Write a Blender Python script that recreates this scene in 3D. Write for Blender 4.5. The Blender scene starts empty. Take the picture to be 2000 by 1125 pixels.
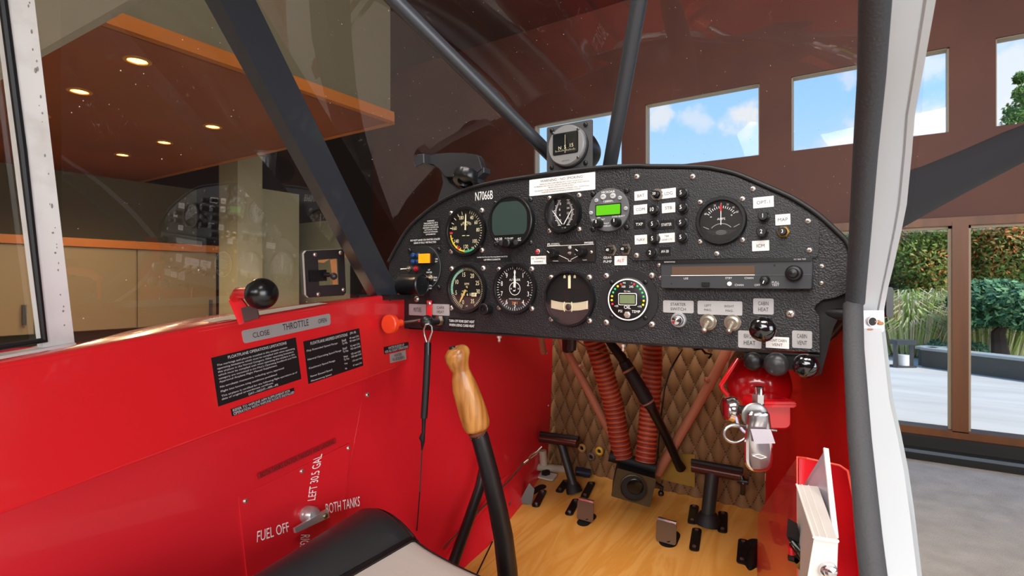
import bpy, math, random
from mathutils import Vector, Matrix
from mathutils.bvhtree import BVHTree
random.seed(7)
PI = math.pi
# ---------------------------------------------------------------- camera, world, lights, exposure
F = 1034.0; CX, CY = 1000.0, 551.0
TH = math.atan(.66); CS, SN = math.cos(TH), math.sin(TH)
EYE = Vector((0, 0, 1.7))
sc = bpy.context.scene
COL = sc.collection
cam_d = bpy.data.cameras.new('camera'); cam = bpy.data.objects.new('camera', cam_d); COL.objects.link(cam)
cam_d.sensor_width = 36; cam_d.lens = F / 2000 * 36; cam_d.shift_y = -(562.5 - CY) / 2000
cam_d.clip_start = .02; cam_d.clip_end = 400
cam.location = EYE; cam.rotation_euler = (PI / 2, 0, TH)
cam_d.dof.use_dof = True; cam_d.dof.focus_distance = .8; cam_d.dof.aperture_fstop = 16.0
sc.camera = cam
vs = sc.view_settings
vs.view_transform = 'Standard'; vs.look = 'None'; vs.gamma = 1; vs.use_curve_mapping = False; vs.exposure = 0.0
sc.cycles.max_bounces = 8; sc.cycles.transparent_max_bounces = 16
sc.cycles.sample_clamp_indirect = 4.0
sc.cycles.use_denoising = True


def D(px, py):
    u = (px - CX) / F; v = (CY - py) / F
    return Vector((u * CS - SN, u * SN + CS, v))


def lin(c):
    if isinstance(c, str):
        c = [int(c[i:i + 2], 16) / 255 for i in (0, 2, 4)]
    return tuple((x / 12.92 if x <= .04045 else ((x + .055) / 1.055) ** 2.4) for x in c[:3]) + (1,)


def node_world():
    w = bpy.data.worlds.new('sky'); sc.world = w; w.use_nodes = True
    nt = w.node_tree; N = nt.nodes; L = nt.links; N.clear()
    out = N.new('ShaderNodeOutputWorld'); bg = N.new('ShaderNodeBackground')
    tc = N.new('ShaderNodeTexCoord')
    sep = N.new('ShaderNodeSeparateXYZ'); L.new(tc.outputs['Generated'], sep.inputs[0])
    ramp = N.new('ShaderNodeValToRGB'); L.new(sep.outputs['Z'], ramp.inputs[0])
    e = ramp.color_ramp.elements
    e[0].position = 0.0; e[0].color = lin('cfe6fb'); e[1].position = .6; e[1].color = lin('6aa6ea')
    m = e.new(.28); m.color = lin('9dccf8')
    n1 = N.new('ShaderNodeTexNoise'); n1.inputs['Scale'].default_value = 9; n1.inputs['Detail'].default_value = 8
    n1.inputs['Roughness'].default_value = .6
    L.new(tc.outputs['Generated'], n1.inputs['Vector'])
    sub = N.new('ShaderNodeVectorMath'); sub.operation = 'SUBTRACT'; L.new(n1.outputs['Color'], sub.inputs[0]); sub.inputs[1].default_value = (.5, .5, .5)
    scl = N.new('ShaderNodeVectorMath'); scl.operation = 'SCALE'; L.new(sub.outputs[0], scl.inputs[0]); scl.inputs['Scale'].default_value = .15
    add = N.new('ShaderNodeVectorMath'); add.operation = 'ADD'; L.new(tc.outputs['Generated'], add.inputs[0]); L.new(scl.outputs[0], add.inputs[1])
    prev = None
    for (px, py, r, k) in ((1285, 228, .030, .9), (1350, 236, .030, .62), (1443, 232, .036, 1.0), (1415, 246, .030, .8), (1640, 285, .05, 1.0),
                           (1690, 280, .05, 1.0), (1655, 140, .02, .5), (1825, 268, .05, .9), (1830, 115, .04, .7), (1985, 165, .05, .85),
                           (1995, 220, .07, 1.0), (1965, 92, .03, .5), (1090, 242, .03, .5), (1200, 230, .03, .3)):
        d = D(px, py).normalized()
        ds = N.new('ShaderNodeVectorMath'); ds.operation = 'DISTANCE'; L.new(add.outputs[0], ds.inputs[0]); ds.inputs[1].default_value = d
        mr = N.new('ShaderNodeMapRange'); mr.interpolation_type = 'SMOOTHSTEP'
        mr.inputs['From Min'].default_value = r * 1.15; mr.inputs['From Max'].default_value = r * .45
        mr.inputs['To Min'].default_value = 0; mr.inputs['To Max'].default_value = k
        L.new(ds.outputs['Value'], mr.inputs['Value'])
        if prev is None: prev = mr.outputs[0]
        else:
            mx = N.new('ShaderNodeMath'); mx.operation = 'MAXIMUM'; L.new(prev, mx.inputs[0]); L.new(mr.outputs[0], mx.inputs[1]); prev = mx.outputs[0]
    mix = N.new('ShaderNodeMix'); mix.data_type = 'RGBA'; L.new(prev, mix.inputs[0]); L.new(ramp.outputs[0], mix.inputs[6]); mix.inputs[7].default_value = lin('dde2e8')
    L.new(mix.outputs[2], bg.inputs[0]); bg.inputs[1].default_value = 1.25
    L.new(bg.outputs[0], out.inputs[0])


node_world()


def area(name, loc, target, sx, sy, power, color=(1, 1, 1)):
    d = bpy.data.lights.new(name, 'AREA'); d.shape = 'RECTANGLE'; d.size = sx; d.size_y = sy; d.energy = power; d.color = color
    o = bpy.data.objects.new(name, d); COL.objects.link(o); o.location = loc
    o.rotation_euler = (Vector(target) - Vector(loc)).to_track_quat('-Z', 'Y').to_euler()
    return o


# daylight through the glazed right and rear walls of the hall
area('daylight_right_windows', (6.8, -3.0, 2.6), (0, 0, 1.4), 4.8, 3.6, 420, (1, .985, .97))
area('daylight_rear_windows', (-.9, -6.3, 4.0), (-.2, 0, 1.4), 8.4, 1.7, 520, (1, .97, .93))
area('overhead_fill', (.6, -1.6, 5.3), (-.1, .2, 1.4), 3.0, 2.0, 400, (1, .93, .84))  # added overhead fill, unseen, to brighten the cockpit floor
area('overhead_fill', (-1.9, -.6, 5.3), (-.1, .4, 1.4), 1.6, 2.0, 190, (1, .93, .84))  # second added fill, unseen, lifts the right wall and panel from upper left
sun_d = bpy.data.lights.new('sun', 'SUN'); sun_d.energy = 4.2; sun_d.angle = .15; sun_d.color = (1, .95, .87)
sun = bpy.data.objects.new('sun', sun_d); COL.objects.link(sun); sun.rotation_euler = Vector((-.62, .12, -.78)).to_track_quat('-Z', 'Y').to_euler()


# ---------------------------------------------------------------- helpers: rays, frames
def aY(px, py, y):
    d = D(px, py); return EYE + d * (y / d.y)


def aX(px, py, x):
    d = D(px, py); return EYE + d * (x / d.x)


def aZ(px, py, z):
    d = D(px, py); return EYE + d * (z / d.z)


def aD(px, py, k): return EYE + D(px, py) * k


def aP(px, py, p, n):
    d = D(px, py); return EYE + d * ((Vector(p) - EYE).dot(n) / d.dot(n))


PY = .688


def P(px, py, off=0.0): return aY(px, py, PY - off)


def frame(o, x, n):
    n = Vector(n).normalized(); x = Vector(x); x = (x - n * x.dot(n)).normalized(); y = n.cross(x)
    M = Matrix.Identity(4)
    for i in range(3):
        M[i][0] = x[i]; M[i][1] = y[i]; M[i][2] = n[i]; M[i][3] = o[i]
    return M


def PM(px, py, off=0.0): return frame(P(px, py, off), (1, 0, 0), (0, -1, 0))


def pz(px, y=PY): return y / D(px, CY).y / F      # metres per vertical pixel on a Y plane


# ---------------------------------------------------------------- materials
MATS = {}


def mat(name, col, rough=.5, metal=0.0, bump=None, emit=None, coat=0.0, spec=.5, var=None):
    if name in MATS: return MATS[name]
    m = bpy.data.materials.new(name); m.use_nodes = True; nt = m.node_tree; N = nt.nodes; L = nt.links
    b = N['Principled BSDF']; c = lin(col)
    b.inputs['Base Color'].default_value = c; b.inputs['Roughness'].default_value = rough; b.inputs['Metallic'].default_value = metal
    b.inputs['Specular IOR Level'].default_value = spec; b.inputs['Coat Weight'].default_value = coat
    if coat: b.inputs['Coat Roughness'].default_value = .04
    if emit: b.inputs['Emission Color'].default_value = lin(emit[0]); b.inputs['Emission Strength'].default_value = emit[1]
    if bump or var:
        tc = N.new('ShaderNodeNewGeometry')
    if bump:
        n = N.new('ShaderNodeTexNoise'); n.inputs['Scale'].default_value = bump[0]; n.inputs['Detail'].default_value = bump[3] if len(bump) > 3 else 3
        L.new(tc.outputs['Position'], n.inputs['Vector'])
        bp = N.new('ShaderNodeBump'); bp.inputs['Strength'].default_value = bump[1]; bp.inputs['Distance'].default_value = bump[2]
        L.new(n.outputs['Fac'], bp.inputs['Height']); L.new(bp.outputs[0], b.inputs['Normal'])
    if var:   # (scale, other colour, contrast lo, hi, stretch)
        n = N.new('ShaderNodeTexNoise'); n.inputs['Scale'].default_value = var[0]; n.inputs['Detail'].default_value = 5
        if len(var) > 4:
            mp = N.new('ShaderNodeMapping'); mp.inputs['Scale'].default_value = var[4]; L.new(tc.outputs['Position'], mp.inputs[0]); L.new(mp.outputs[0], n.inputs['Vector'])
        else: L.new(tc.outputs['Position'], n.inputs['Vector'])
        r = N.new('ShaderNodeValToRGB'); r.color_ramp.elements[0].position = var[2]; r.color_ramp.elements[0].color = c
        r.color_ramp.elements[1].position = var[3]; r.color_ramp.elements[1].color = lin(var[1])
        L.new(n.outputs['Fac'], r.inputs[0]); L.new(r.outputs[0], b.inputs['Base Color'])
    MATS[name] = m
    return m


def glass(name, tint=(1, 1, 1), dust=0.0, refl=1.0, rough=0.0, scale=70):
    if name in MATS: return MATS[name]
    m = bpy.data.materials.new(name); m.use_nodes = True; nt = m.node_tree; N = nt.nodes; L = nt.links; N.clear()
    out = N.new('ShaderNodeOutputMaterial'); t = N.new('ShaderNodeBsdfTransparent'); g = N.new('ShaderNodeBsdfGlossy')
    t.inputs[0].default_value = (*tint, 1); g.inputs['Roughness'].default_value = rough
    ge = N.new('ShaderNodeNewGeometry'); dt = N.new('ShaderNodeVectorMath'); dt.operation = 'DOT_PRODUCT'; L.new(ge.outputs['Normal'], dt.inputs[0]); L.new(ge.outputs['Incoming'], dt.inputs[1])
    ab_ = N.new('ShaderNodeMath'); ab_.operation = 'ABSOLUTE'; L.new(dt.outputs['Value'], ab_.inputs[0])
    om = N.new('ShaderNodeMath'); om.operation = 'SUBTRACT'; om.inputs[0].default_value = 1; om.use_clamp = True; L.new(ab_.outputs[0], om.inputs[1])
    p5 = N.new('ShaderNodeMath'); p5.operation = 'POWER'; p5.inputs[1].default_value = 5; L.new(om.outputs[0], p5.inputs[0])
    fr = N.new('ShaderNodeMath'); fr.operation = 'MULTIPLY_ADD'; fr.inputs[1].default_value = .93; fr.inputs[2].default_value = .07; L.new(p5.outputs[0], fr.inputs[0])
    mu = N.new('ShaderNodeMath'); mu.operation = 'MULTIPLY'; mu.inputs[1].default_value = refl; mu.use_clamp = True; L.new(fr.outputs[0], mu.inputs[0])
    mx = N.new('ShaderNodeMixShader'); L.new(mu.outputs[0], mx.inputs[0]); L.new(t.outputs[0], mx.inputs[1]); L.new(g.outputs[0], mx.inputs[2])
    last = mx
    if dust:
        geo = N.new('ShaderNodeNewGeometry')
        vo = N.new('ShaderNodeTexVoronoi'); vo.inputs['Scale'].default_value = scale; L.new(geo.outputs['Position'], vo.inputs['Vector'])
        nz = N.new('ShaderNodeSeparateColor'); L.new(vo.outputs['Color'], nz.inputs[0])
        th = N.new('ShaderNodeMath'); th.operation = 'MULTIPLY'; th.inputs[1].default_value = .095; 
        pw = N.new('ShaderNodeMath'); pw.operation = 'POWER'; pw.inputs[1].default_value = 2.3; L.new(nz.outputs[0], pw.inputs[0]); L.new(pw.outputs[0], th.inputs[0])
        lt = N.new('ShaderNodeMath'); lt.operation = 'LESS_THAN'; L.new(vo.outputs['Distance'], lt.inputs[0]); L.new(th.outputs[0], lt.inputs[1])
        m1 = N.new('ShaderNodeMath'); m1.operation = 'MULTIPLY'; L.new(lt.outputs[0], m1.inputs[0]); m1.inputs[1].default_value = .75
        # fine hair scratches: thin iso-lines of a stretched noise, only in some patches
        ns = N.new('ShaderNodeTexNoise'); ns.inputs['Scale'].default_value = 14; ns.inputs['Detail'].default_value = 4; L.new(geo.outputs['Position'], ns.inputs['Vector'])
        sb = N.new('ShaderNodeMath'); sb.operation = 'SUBTRACT'; L.new(ns.outputs['Fac'], sb.inputs[0]); sb.inputs[1].default_value = .5
        ab = N.new('ShaderNodeMath'); ab.operation = 'ABSOLUTE'; L.new(sb.outputs[0], ab.inputs[0])
        l2 = N.new('ShaderNodeMath'); l2.operation = 'LESS_THAN'; L.new(ab.outputs[0], l2.inputs[0]); l2.inputs[1].default_value = .0007
        m2 = N.new('ShaderNodeMath'); m2.operation = 'MULTIPLY'; L.new(l2.outputs[0], m2.inputs[0]); m2.inputs[1].default_value = .09
        a = N.new('ShaderNodeMath'); a.operation = 'ADD'; L.new(m1.outputs[0], a.inputs[0]); L.new(m2.outputs[0], a.inputs[1])
        hz = N.new('ShaderNodeTexNoise'); hz.inputs['Scale'].default_value = 5; hz.inputs['Detail'].default_value = 6; L.new(geo.outputs['Position'], hz.inputs['Vector'])
        hm = N.new('ShaderNodeMath'); hm.operation = 'MULTIPLY'; hm.inputs[1].default_value = dust; L.new(hz.outputs['Fac'], hm.inputs[0])
        a2 = N.new('ShaderNodeMath'); a2.operation = 'ADD'; a2.use_clamp = True; L.new(a.outputs[0], a2.inputs[0]); L.new(hm.outputs[0], a2.inputs[1])
        df = N.new('ShaderNodeBsdfDiffuse'); df.inputs[0].default_value = (.8, .72, .7, 1)
        m3 = N.new('ShaderNodeMixShader'); L.new(a2.outputs[0], m3.inputs[0]); L.new(mx.outputs[0], m3.inputs[1]); L.new(df.outputs[0], m3.inputs[2]); last = m3
    L.new(last.outputs[0], out.inputs[0])
    MATS[name] = m
    return m


RED = mat('red_paint', 'da2229', .22, coat=.35)
REDD = mat('red_sheet', 'd0202a', .24, coat=.35)
BLK = mat('black_plastic', '0c0c0e', .38)
BLKM = mat('black_matte', '0a0a0b', .65)
RUB = mat('black_rubber', '121214', .55)
CRK = mat('crackle_black', '17171a', .42, bump=(520, 1.0, .0011, 2), spec=.6)
CRK2 = mat('crackle_black_fine', '202024', .42, bump=(650, .8, .0008, 2), spec=.55)
DGR = mat('dark_grey', '2c2d31', .45)
MGR = mat('mid_grey', '55575b', .5)
CHR = mat('chrome', 'd8d8da', .12, 1.0)
STL = mat('steel', 'b4b2ae', .3, 1.0)
SCR = mat('screw_steel', 'e0d4cc', .34, .85)
ALU = mat('brushed_aluminium', 'b9babd', .38, .7)
PLQ = mat('silver_placard', 'b2b0b1', .42, .35)
WHT = mat('white_ink', 'f2f2f0', .5)
WLB = mat('white_label', 'ece9e8', .45)
KINK = mat('black_ink', '141416', .5)
BLB = mat('black_label', '0e0e10', .4)
CRM = mat('cream_ink_glowing', 'e6dbb2', .5, emit=('e6dbb2', .12))  # a faint glow is put into the ink, though it is no lamp
YEL = mat('yellow_ink', 'e8c81c', .5)
REDI = mat('red_ink', 'd8202a', .5)
GRN = mat('green_ink', '3fae7c', .5)
DIAL = mat('dial_black', '0a0b0c', .5)
GLS = glass('gauge_glass', dust=0)
GOLD = mat('brass', 'b08b45', .35, .8)
ORG = mat('orange_plastic', 'e8431f', .35)
NUT = mat('nut_steel', 'b8aea2', .32, 1.0)


# ---------------------------------------------------------------- mesh builder
TXT = {}


def text_mesh(s):
    if s in TXT: return TXT[s]
    cu = bpy.data.curves.new('t', 'FONT'); cu.body = s; cu.resolution_u = 3
    o = bpy.data.objects.new('t', cu)
    me = bpy.data.meshes.new_from_object(o)
    vsx = [v.co.copy() for v in me.vertices]; fs = [tuple(p.vertices) for p in me.polygons]
    bpy.data.objects.remove(o); bpy.data.curves.remove(cu); bpy.data.meshes.remove(me)
    x0 = min(v.x for v in vsx); x1 = max(v.x for v in vsx); y0 = min(v.y for v in vsx); y1 = max(v.y for v in vsx)
    TXT[s] = (vsx, fs, x0, x1, y0, y1)
    return TXT[s]


WLOC = {}


class MB:
    def __init__(s): s.v = []; s.f = []; s.mi = []; s.sm = []

    def add(s, vv, ff, mi=0, smooth=False, M=None):
        b = len(s.v)
        s.v += [(M @ Vector(p)) if M is not None else Vector(p) for p in vv]
        for q in ff: s.f.append(tuple(i + b for i in q)); s.mi.append(mi); s.sm.append(smooth)
        return s

    def box(s, c, size, M=None, mi=0):
        x, y, z = (k / 2 for k in size); c = Vector(c)
        vv = [c + Vector((i * x, j * y, k * z)) for i in (-1, 1) for j in (-1, 1) for k in (-1, 1)]
        return s.add(vv, [(0, 1, 3, 2), (4, 6, 7, 5), (0, 4, 5, 1), (2, 3, 7, 6), (0, 2, 6, 4), (1, 5, 7, 3)], mi, False, M)

    def rbox(s, c, size, r, M=None, mi=0, seg=4, bev=0.0):       # rounded rectangle in xy, thickness z
        x, y, z = size[0] / 2, size[1] / 2, size[2]
        pts = []
        for (sx, sy, a0) in ((1, 1, 0), (-1, 1, 90), (-1, -1, 180), (1, -1, 270)):
            for i in range(seg + 1):
                a = math.radians(a0 + 90 * i / seg)
                pts.append((c[0] + sx * (x - r) + r * math.cos(a), c[1] + sy * (y - r) + r * math.sin(a)))
        return s.prism(pts, c[2] - z / 2, c[2] + z / 2, M, mi, bev)

    def prism(s, pts, z0, z1, M=None, mi=0, bev=0.0, side_mi=None):
        n = len(pts)
        if bev:
            cx = sum(p[0] for p in pts) / n; cy = sum(p[1] for p in pts) / n
            def sh(p):
                d = math.hypot(p[0] - cx, p[1] - cy) or 1; k = max(0, 1 - bev / d); return (cx + (p[0] - cx) * k, cy + (p[1] - cy) * k)
            rings = [[(p[0], p[1], z0) for p in pts], [(p[0], p[1], z1 - bev) for p in pts], [(*sh(p), z1) for p in pts]]
        else: rings = [[(p[0], p[1], z0) for p in pts], [(p[0], p[1], z1) for p in pts]]
        vv = [p for r in rings for p in r]; ff = []
        for k in range(len(rings) - 1):
            for i in range(n):
                j = (i + 1) % n; ff.append((k * n + i, k * n + j, (k + 1) * n + j, (k + 1) * n + i))
        s.add(vv, ff, mi if side_mi is None else side_mi, False, M)
        s.add([(p[0], p[1], p[2]) for p in rings[-1]], [tuple(range(n))], mi, False, M)
        s.add([(p[0], p[1], p[2]) for p in rings[0]], [tuple(range(n - 1, -1, -1))], mi, False, M)
        return s

    def poly(s, pts, z, M=None, mi=0): return s.add([(p[0], p[1], z) for p in pts], [tuple(range(len(pts)))], mi, False, M)

    def lathe(s, prof, M=None, mi=0, seg=32, smooth=True, cap=True):   # prof: (r, z)
        vv = []; ff = []; n = len(prof)
        for (r, z) in prof:
            for i in range(seg):
                a = 2 * PI * i / seg; vv.append((r * math.cos(a), r * math.sin(a), z))
        for k in range(n - 1):
            for i in range(seg):
                j = (i + 1) % seg; ff.append((k * seg + i, k * seg + j, (k + 1) * seg + j, (k + 1) * seg + i))
        if cap:
            if prof[0][0] > 1e-6: ff.append(tuple(range(seg - 1, -1, -1)))
            if prof[-1][0] > 1e-6: ff.append(tuple((n - 1) * seg + i for i in range(seg)))
        return s.add(vv, ff, mi, smooth, M)

    def cyl(s, r, z0, z1, M=None, mi=0, seg=24, bev=0.0):
        if bev: return s.lathe([(r, z0), (r, z1 - bev), (r - bev * .3, z1 - bev * .3), (r - bev, z1)], M, mi, seg, True)
        return s.lathe([(r, z0), (r, z1)], M, mi, seg, True)

    def tube(s, pts, r, mi=0, seg=12, smooth=True, cap=True, ellip=None):
        pts = [Vector(p) for p in pts]; n = len(pts)
        rs = r if isinstance(r, (list, tuple)) else [r] * n
        t0 = (pts[1] - pts[0]).normalized(); up = Vector((0, 0, 1)) if abs(t0.z) < .9 else Vector((1, 0, 0))
        a = t0.cross(up).normalized(); vv = []
        for i, p in enumerate(pts):
            if i == 0: t = t0
            elif i == n - 1: t = (pts[i] - pts[i - 1]).normalized()
            else: t = ((pts[i + 1] - pts[i]).normalized() + (pts[i] - pts[i - 1]).normalized()).normalized()
            a = (a - t * a.dot(t)).normalized(); b = t.cross(a)
            for k in range(seg):
                q = 2 * PI * k / seg
                vv.append(p + a * (math.cos(q) * rs[i]) + b * (math.sin(q) * rs[i] * (ellip or 1)))
        ff = [(i * seg + k, i * seg + (k + 1) % seg, (i + 1) * seg + (k + 1) % seg, (i + 1) * seg + k) for i in range(n - 1) for k in range(seg)]
        if cap: ff += [tuple(range(seg - 1, -1, -1)), tuple((n - 1) * seg + k for k in range(seg))]
        return s.add(vv, ff, mi, smooth)

    def beam(s, p0, p1, side, w, d, mi=0, w1=None, d1=None):          # rectangular bar; side = width direction hint
        p0 = Vector(p0); p1 = Vector(p1); t = (p1 - p0).normalized(); a = Vector(side); a = (a - t * a.dot(t)).normalized(); b = t.cross(a)
        w1 = w if w1 is None else w1; d1 = d if d1 is None else d1
        vv = [p0 + a * (i * w / 2) + b * (j * d / 2) for i, j in ((-1, -1), (1, -1), (1, 1), (-1, 1))] + [p1 + a * (i * w1 / 2) + b * (j * d1 / 2) for i, j in ((-1, -1), (1, -1), (1, 1), (-1, 1))]
        return s.add(vv, [(3, 2, 1, 0), (4, 5, 6, 7), (0, 1, 5, 4), (1, 2, 6, 5), (2, 3, 7, 6), (3, 0, 4, 7)], mi)

    def sphere(s, c, r, mi=0, seg=20, rings=12, M=None, sc=(1, 1, 1)):
        c = Vector(c); vv = []; ff = []
        for i in range(rings + 1):
            a = PI * i / rings
            for k in range(seg):
                b = 2 * PI * k / seg
                vv.append(c + Vector((math.sin(a) * math.cos(b) * r * sc[0], math.sin(a) * math.sin(b) * r * sc[1], math.cos(a) * r * sc[2])))
        for i in range(rings):
            for k in range(seg):
                ff.append((i * seg + k, (i + 1) * seg + k, (i + 1) * seg + (k + 1) % seg, i * seg + (k + 1) % seg))
        return s.add(vv, ff, mi, True, M)

    def grid(s, rows, mi=0, smooth=True):
        n = len(rows[0]); vv = [p for r in rows for p in r]
        return s.add(vv, [(i * n + j, i * n + j + 1, (i + 1) * n + j + 1, (i + 1) * n + j) for i in range(len(rows) - 1) for j in range(n - 1)], mi, smooth)

    def bar(s, p, q, w, z, M, mi=0):                             # flat bar in the local xy plane
        dx, dy = q[0] - p[0], q[1] - p[1]; l = math.hypot(dx, dy) or 1; nx, ny = -dy / l * w / 2, dx / l * w / 2
        return s.add([(p[0] - nx, p[1] - ny, z), (q[0] - nx, q[1] - ny, z), (q[0] + nx, q[1] + ny, z), (p[0] + nx, p[1] + ny, z)], [(0, 1, 2, 3)], mi, False, M)

    def arc(s, r0, r1, a0, a1, z, M, mi=0, n=24, c=(0, 0)):       # clock angles in degrees, clockwise from top
        vv = []; ff = []
        for i in range(n + 1):
            a = math.radians(a0 + (a1 - a0) * i / n)
            for r in (r0, r1): vv.append((c[0] + r * math.sin(a), c[1] + r * math.cos(a), z))
        for i in range(n): ff.append((2 * i, 2 * i + 1, 2 * i + 3, 2 * i + 2))
        return s.add(vv, ff, mi, False, M)

    def disk(s, r, z, M, mi=0, n=32, c=(0, 0)):
        return s.add([(c[0] + r * math.cos(2 * PI * i / n), c[1] + r * math.sin(2 * PI * i / n), z) for i in range(n)], [tuple(range(n))], mi, False, M)

    def text(s, st, x, y, h, z, M, mi=0, w=None, rot=0.0, sx=1.0):    # centred; h = height of the glyph box
        vv, ff, x0, x1, y0, y1 = text_mesh(st); k = h / (y1 - y0); kx = k * sx if w is None else w / (x1 - x0)
        ca, sa = math.cos(rot), math.sin(rot); o = []
        for p in vv:
            a = (p.x - (x0 + x1) / 2) * kx; b = (p.y - (y0 + y1) / 2) * k
            o.append((x + a * ca - b * sa, y + a * sa + b * ca, z))
        return s.add(o, ff, mi, False, M)

    def qtext(s, st, Q, u0, v0, u1, v1, mi=0, off=None):           # text stretched inside a world quad TL,TR,BR,BL; u right, v down
        vv, ff, x0, x1, y0, y1 = text_mesh(st); TL, TR, BR, BL = Q; o = []
        for p in vv:
            u = u0 + (u1 - u0) * (p.x - x0) / (x1 - x0); v = v1 + (v0 - v1) * (p.y - y0) / (y1 - y0)
            q = (TL * (1 - u) + TR * u) * (1 - v) + (BL * (1 - u) + BR * u) * v
            o.append(q + off if off is not None else q)
        return s.add(o, ff, mi)

    def build(s, name, mats, parent=None, label=None, cat=None, group=None, kind=None):
        if not isinstance(mats, (list, tuple)): mats = [mats]
        lo = Vector((min(p.x for p in s.v), min(p.y for p in s.v), min(p.z for p in s.v))); hi = Vector((max(p.x for p in s.v), max(p.y for p in s.v), max(p.z for p in s.v)))
        c = (lo + hi) / 2
        me = bpy.data.meshes.new(name); me.from_pydata([p - c for p in s.v], [], s.f)
        for m in mats: me.materials.append(m)
        me.polygons.foreach_set('material_index', s.mi); me.polygons.foreach_set('use_smooth', s.sm); me.update()
        if any(s.sm) and not all(s.sm) or True:
            try: me.set_sharp_from_angle(angle=math.radians(38))
            except Exception: pass
        o = bpy.data.objects.new(name, me); COL.objects.link(o)
        if parent: o.parent = parent; o.location = c - WLOC[parent.name]
        else: o.location = c
        WLOC[o.name] = c
        tag(o, label, cat, group, kind)
        return o


def tag(o, label=None, cat=None, group=None, kind=None):
    if label: o['label'] = label
    if cat: o['category'] = cat
    if group: o['group'] = group
    if kind: o['kind'] = kind
    return o


def thing(name, loc, label, cat, group=None):
    o = bpy.data.objects.new(name, None); COL.objects.link(o); o.location = loc; o.empty_display_size = .02
    WLOC[o.name] = Vector(loc); return tag(o, label, cat, group)


def screw_mb(mb, M, r, mi=0, mk=1, z=0.0):
    T = M @ Matrix.Translation((0, 0, z)) @ Matrix.Rotation(random.random() * PI, 4, 'Z')
    mb.lathe([(r, 0), (r, r * .18), (r * .8, r * .5), (r * .4, r * .68), (0.0, r * .72)], T, mi, 14)
    for a in (0, PI / 2):
        c, sn = math.cos(a) * r * .55, math.sin(a) * r * .55
        mb.bar((-c, -sn), (c, sn), r * .2, r * .76, T, mk)


def screw(M, r, parent=None, mat_=None, z=0.0, name='screw', **k):
    mb = MB(); screw_mb(mb, M, r, 0, 1, z); return mb.build(name, [mat_ or SCR, BLK], parent, **k)
# ================================================================ THE HALL
WALLB = mat('wall_brown', '603529', .6, var=(1.2, '522c22', .35, .7))
CEILB = mat('ceiling_brown', '6e3118', .55, var=(.9, '5c2a16', .35, .7))
OLV = mat('wall_olive', '4d4632', .8)
WOOD = mat('window_wood', '76431b', .4, var=(9, '5f3512', .3, .7, (1, 1, .1)))
WOODL = mat('fascia_wood', '8f531f', .45, var=(9, '87480f', .3, .7, (1, .1, 1)))
CAB = mat('cabinet_beige', '6c5d44', .5)
DARK = mat('dark_base', '121110', .4)
WFR = mat('window_frame_paint', 'a8967c', .5)
YW = 6.63; FZ = 0.0; HZ = 1.7
S = 'structure'

m = MB(); m.box((0, 0, -.1), (15.4, 13.5, .2)); 
CARP = mat('carpet', 'e6ddd2', .95, bump=(160, .8, .01), var=(5, 'cbc2b8', .3, .72))
m.build('floor', CARP, kind=S)
m = MB(); m.box((0, 0, 5.5), (15.4, 13.5, .2)); m.build('ceiling', mat('ceiling_dark', '4a2c22', .7), kind=S)

WX = [(-3.995, -2.640), (-2.325, -.975), (-.652, .715), (1.05, 2.40), (2.72, 4.07), (4.39, 5.74)]
# front wall with a row of clerestory openings and a row of tall panes below
Z0, Z1, Z2, Z3 = .285, 2.274, 3.159, 3.986
m = MB()
T = .16


def wbox(mb, x0, x1, z0, z1, y=YW, t=T, mi=0): mb.box(((x0 + x1) / 2, y + t / 2, (z0 + z1) / 2), (x1 - x0, t, z1 - z0), None, mi)


wbox(m, -7.7, 7.7, Z3, 5.4); wbox(m, -7.7, 7.7, Z1, Z2)
xs = [-7.7] + [v for w in WX for v in w] + [7.7]
for i in range(0, len(xs), 2): wbox(m, xs[i], xs[i + 1], Z2, Z3)
GX = []   # tall openings between wooden mullions
c0 = .79
mull = [c0 + 1.6 * k for k in range(-2, 4)]
wbox(m, -7.7, mull[0] - .06, 0, Z1)
wbox(m, mull[-1] + .06, 7.7, 0, Z1)
m.build('wall_front', WALLB, kind=S)
m = MB()
for x0, x1 in WX:      # thin painted reveals round the clerestory panes
    for a, b, c, d in ((x0, x0 + .012, Z2, Z3), (x1 - .016, x1, Z2, Z3), (x0, x1, Z2, Z2 + .006), (x0, x1, Z3 - .006, Z3)): wbox(m, a, b, c, d, YW + .03, .12)
m.build('trim_1', WFR, kind=S)
for i, (x0, x1) in enumerate(WX):
    m = MB(); wbox(m, x0 + .02, x1 - .02, Z2 + .02, Z3 - .02, YW + .06, .006); m.build('window_%d' % (i + 1), glass('window_glass', refl=.1), kind=S)
for i, xm in enumerate(mull):
    m = MB(); wbox(m, xm - .06, xm + .06, .26, Z1, YW - .05, .18)
    m.build('trim_%d' % (i + 2), WOOD, kind=S)
m = MB(); wbox(m, mull[0] - .06, mull[-1] + .06, Z1 - .03, Z1 + .05, YW - .04, .2); wbox(m, mull[0] - .06, mull[-1] + .06, .20, .27, YW - .05, .2)
m.build('trim_8', WOOD, kind=S)
for i in range(len(mull) - 1):
    m = MB(); wbox(m, mull[i] + .06, mull[i + 1] - .06, .26, Z1 - .03, YW + .05, .008); m.build('window_%d' % (i + 7), MATS['window_glass'], kind=S)
    m = MB()
    for a, b, c, d in ((mull[i] + .06, mull[i] + .085, .27, Z1 - .03), (mull[i + 1] - .085, mull[i + 1] - .06, .27, Z1 - .03), (mull[i] + .06, mull[i + 1] - .06, Z1 - .055, Z1 - .03)): wbox(m, a, b, c, d, YW + .02, .04)
    m.build('trim_%d' % (i + 10), WFR, kind=S)
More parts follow.
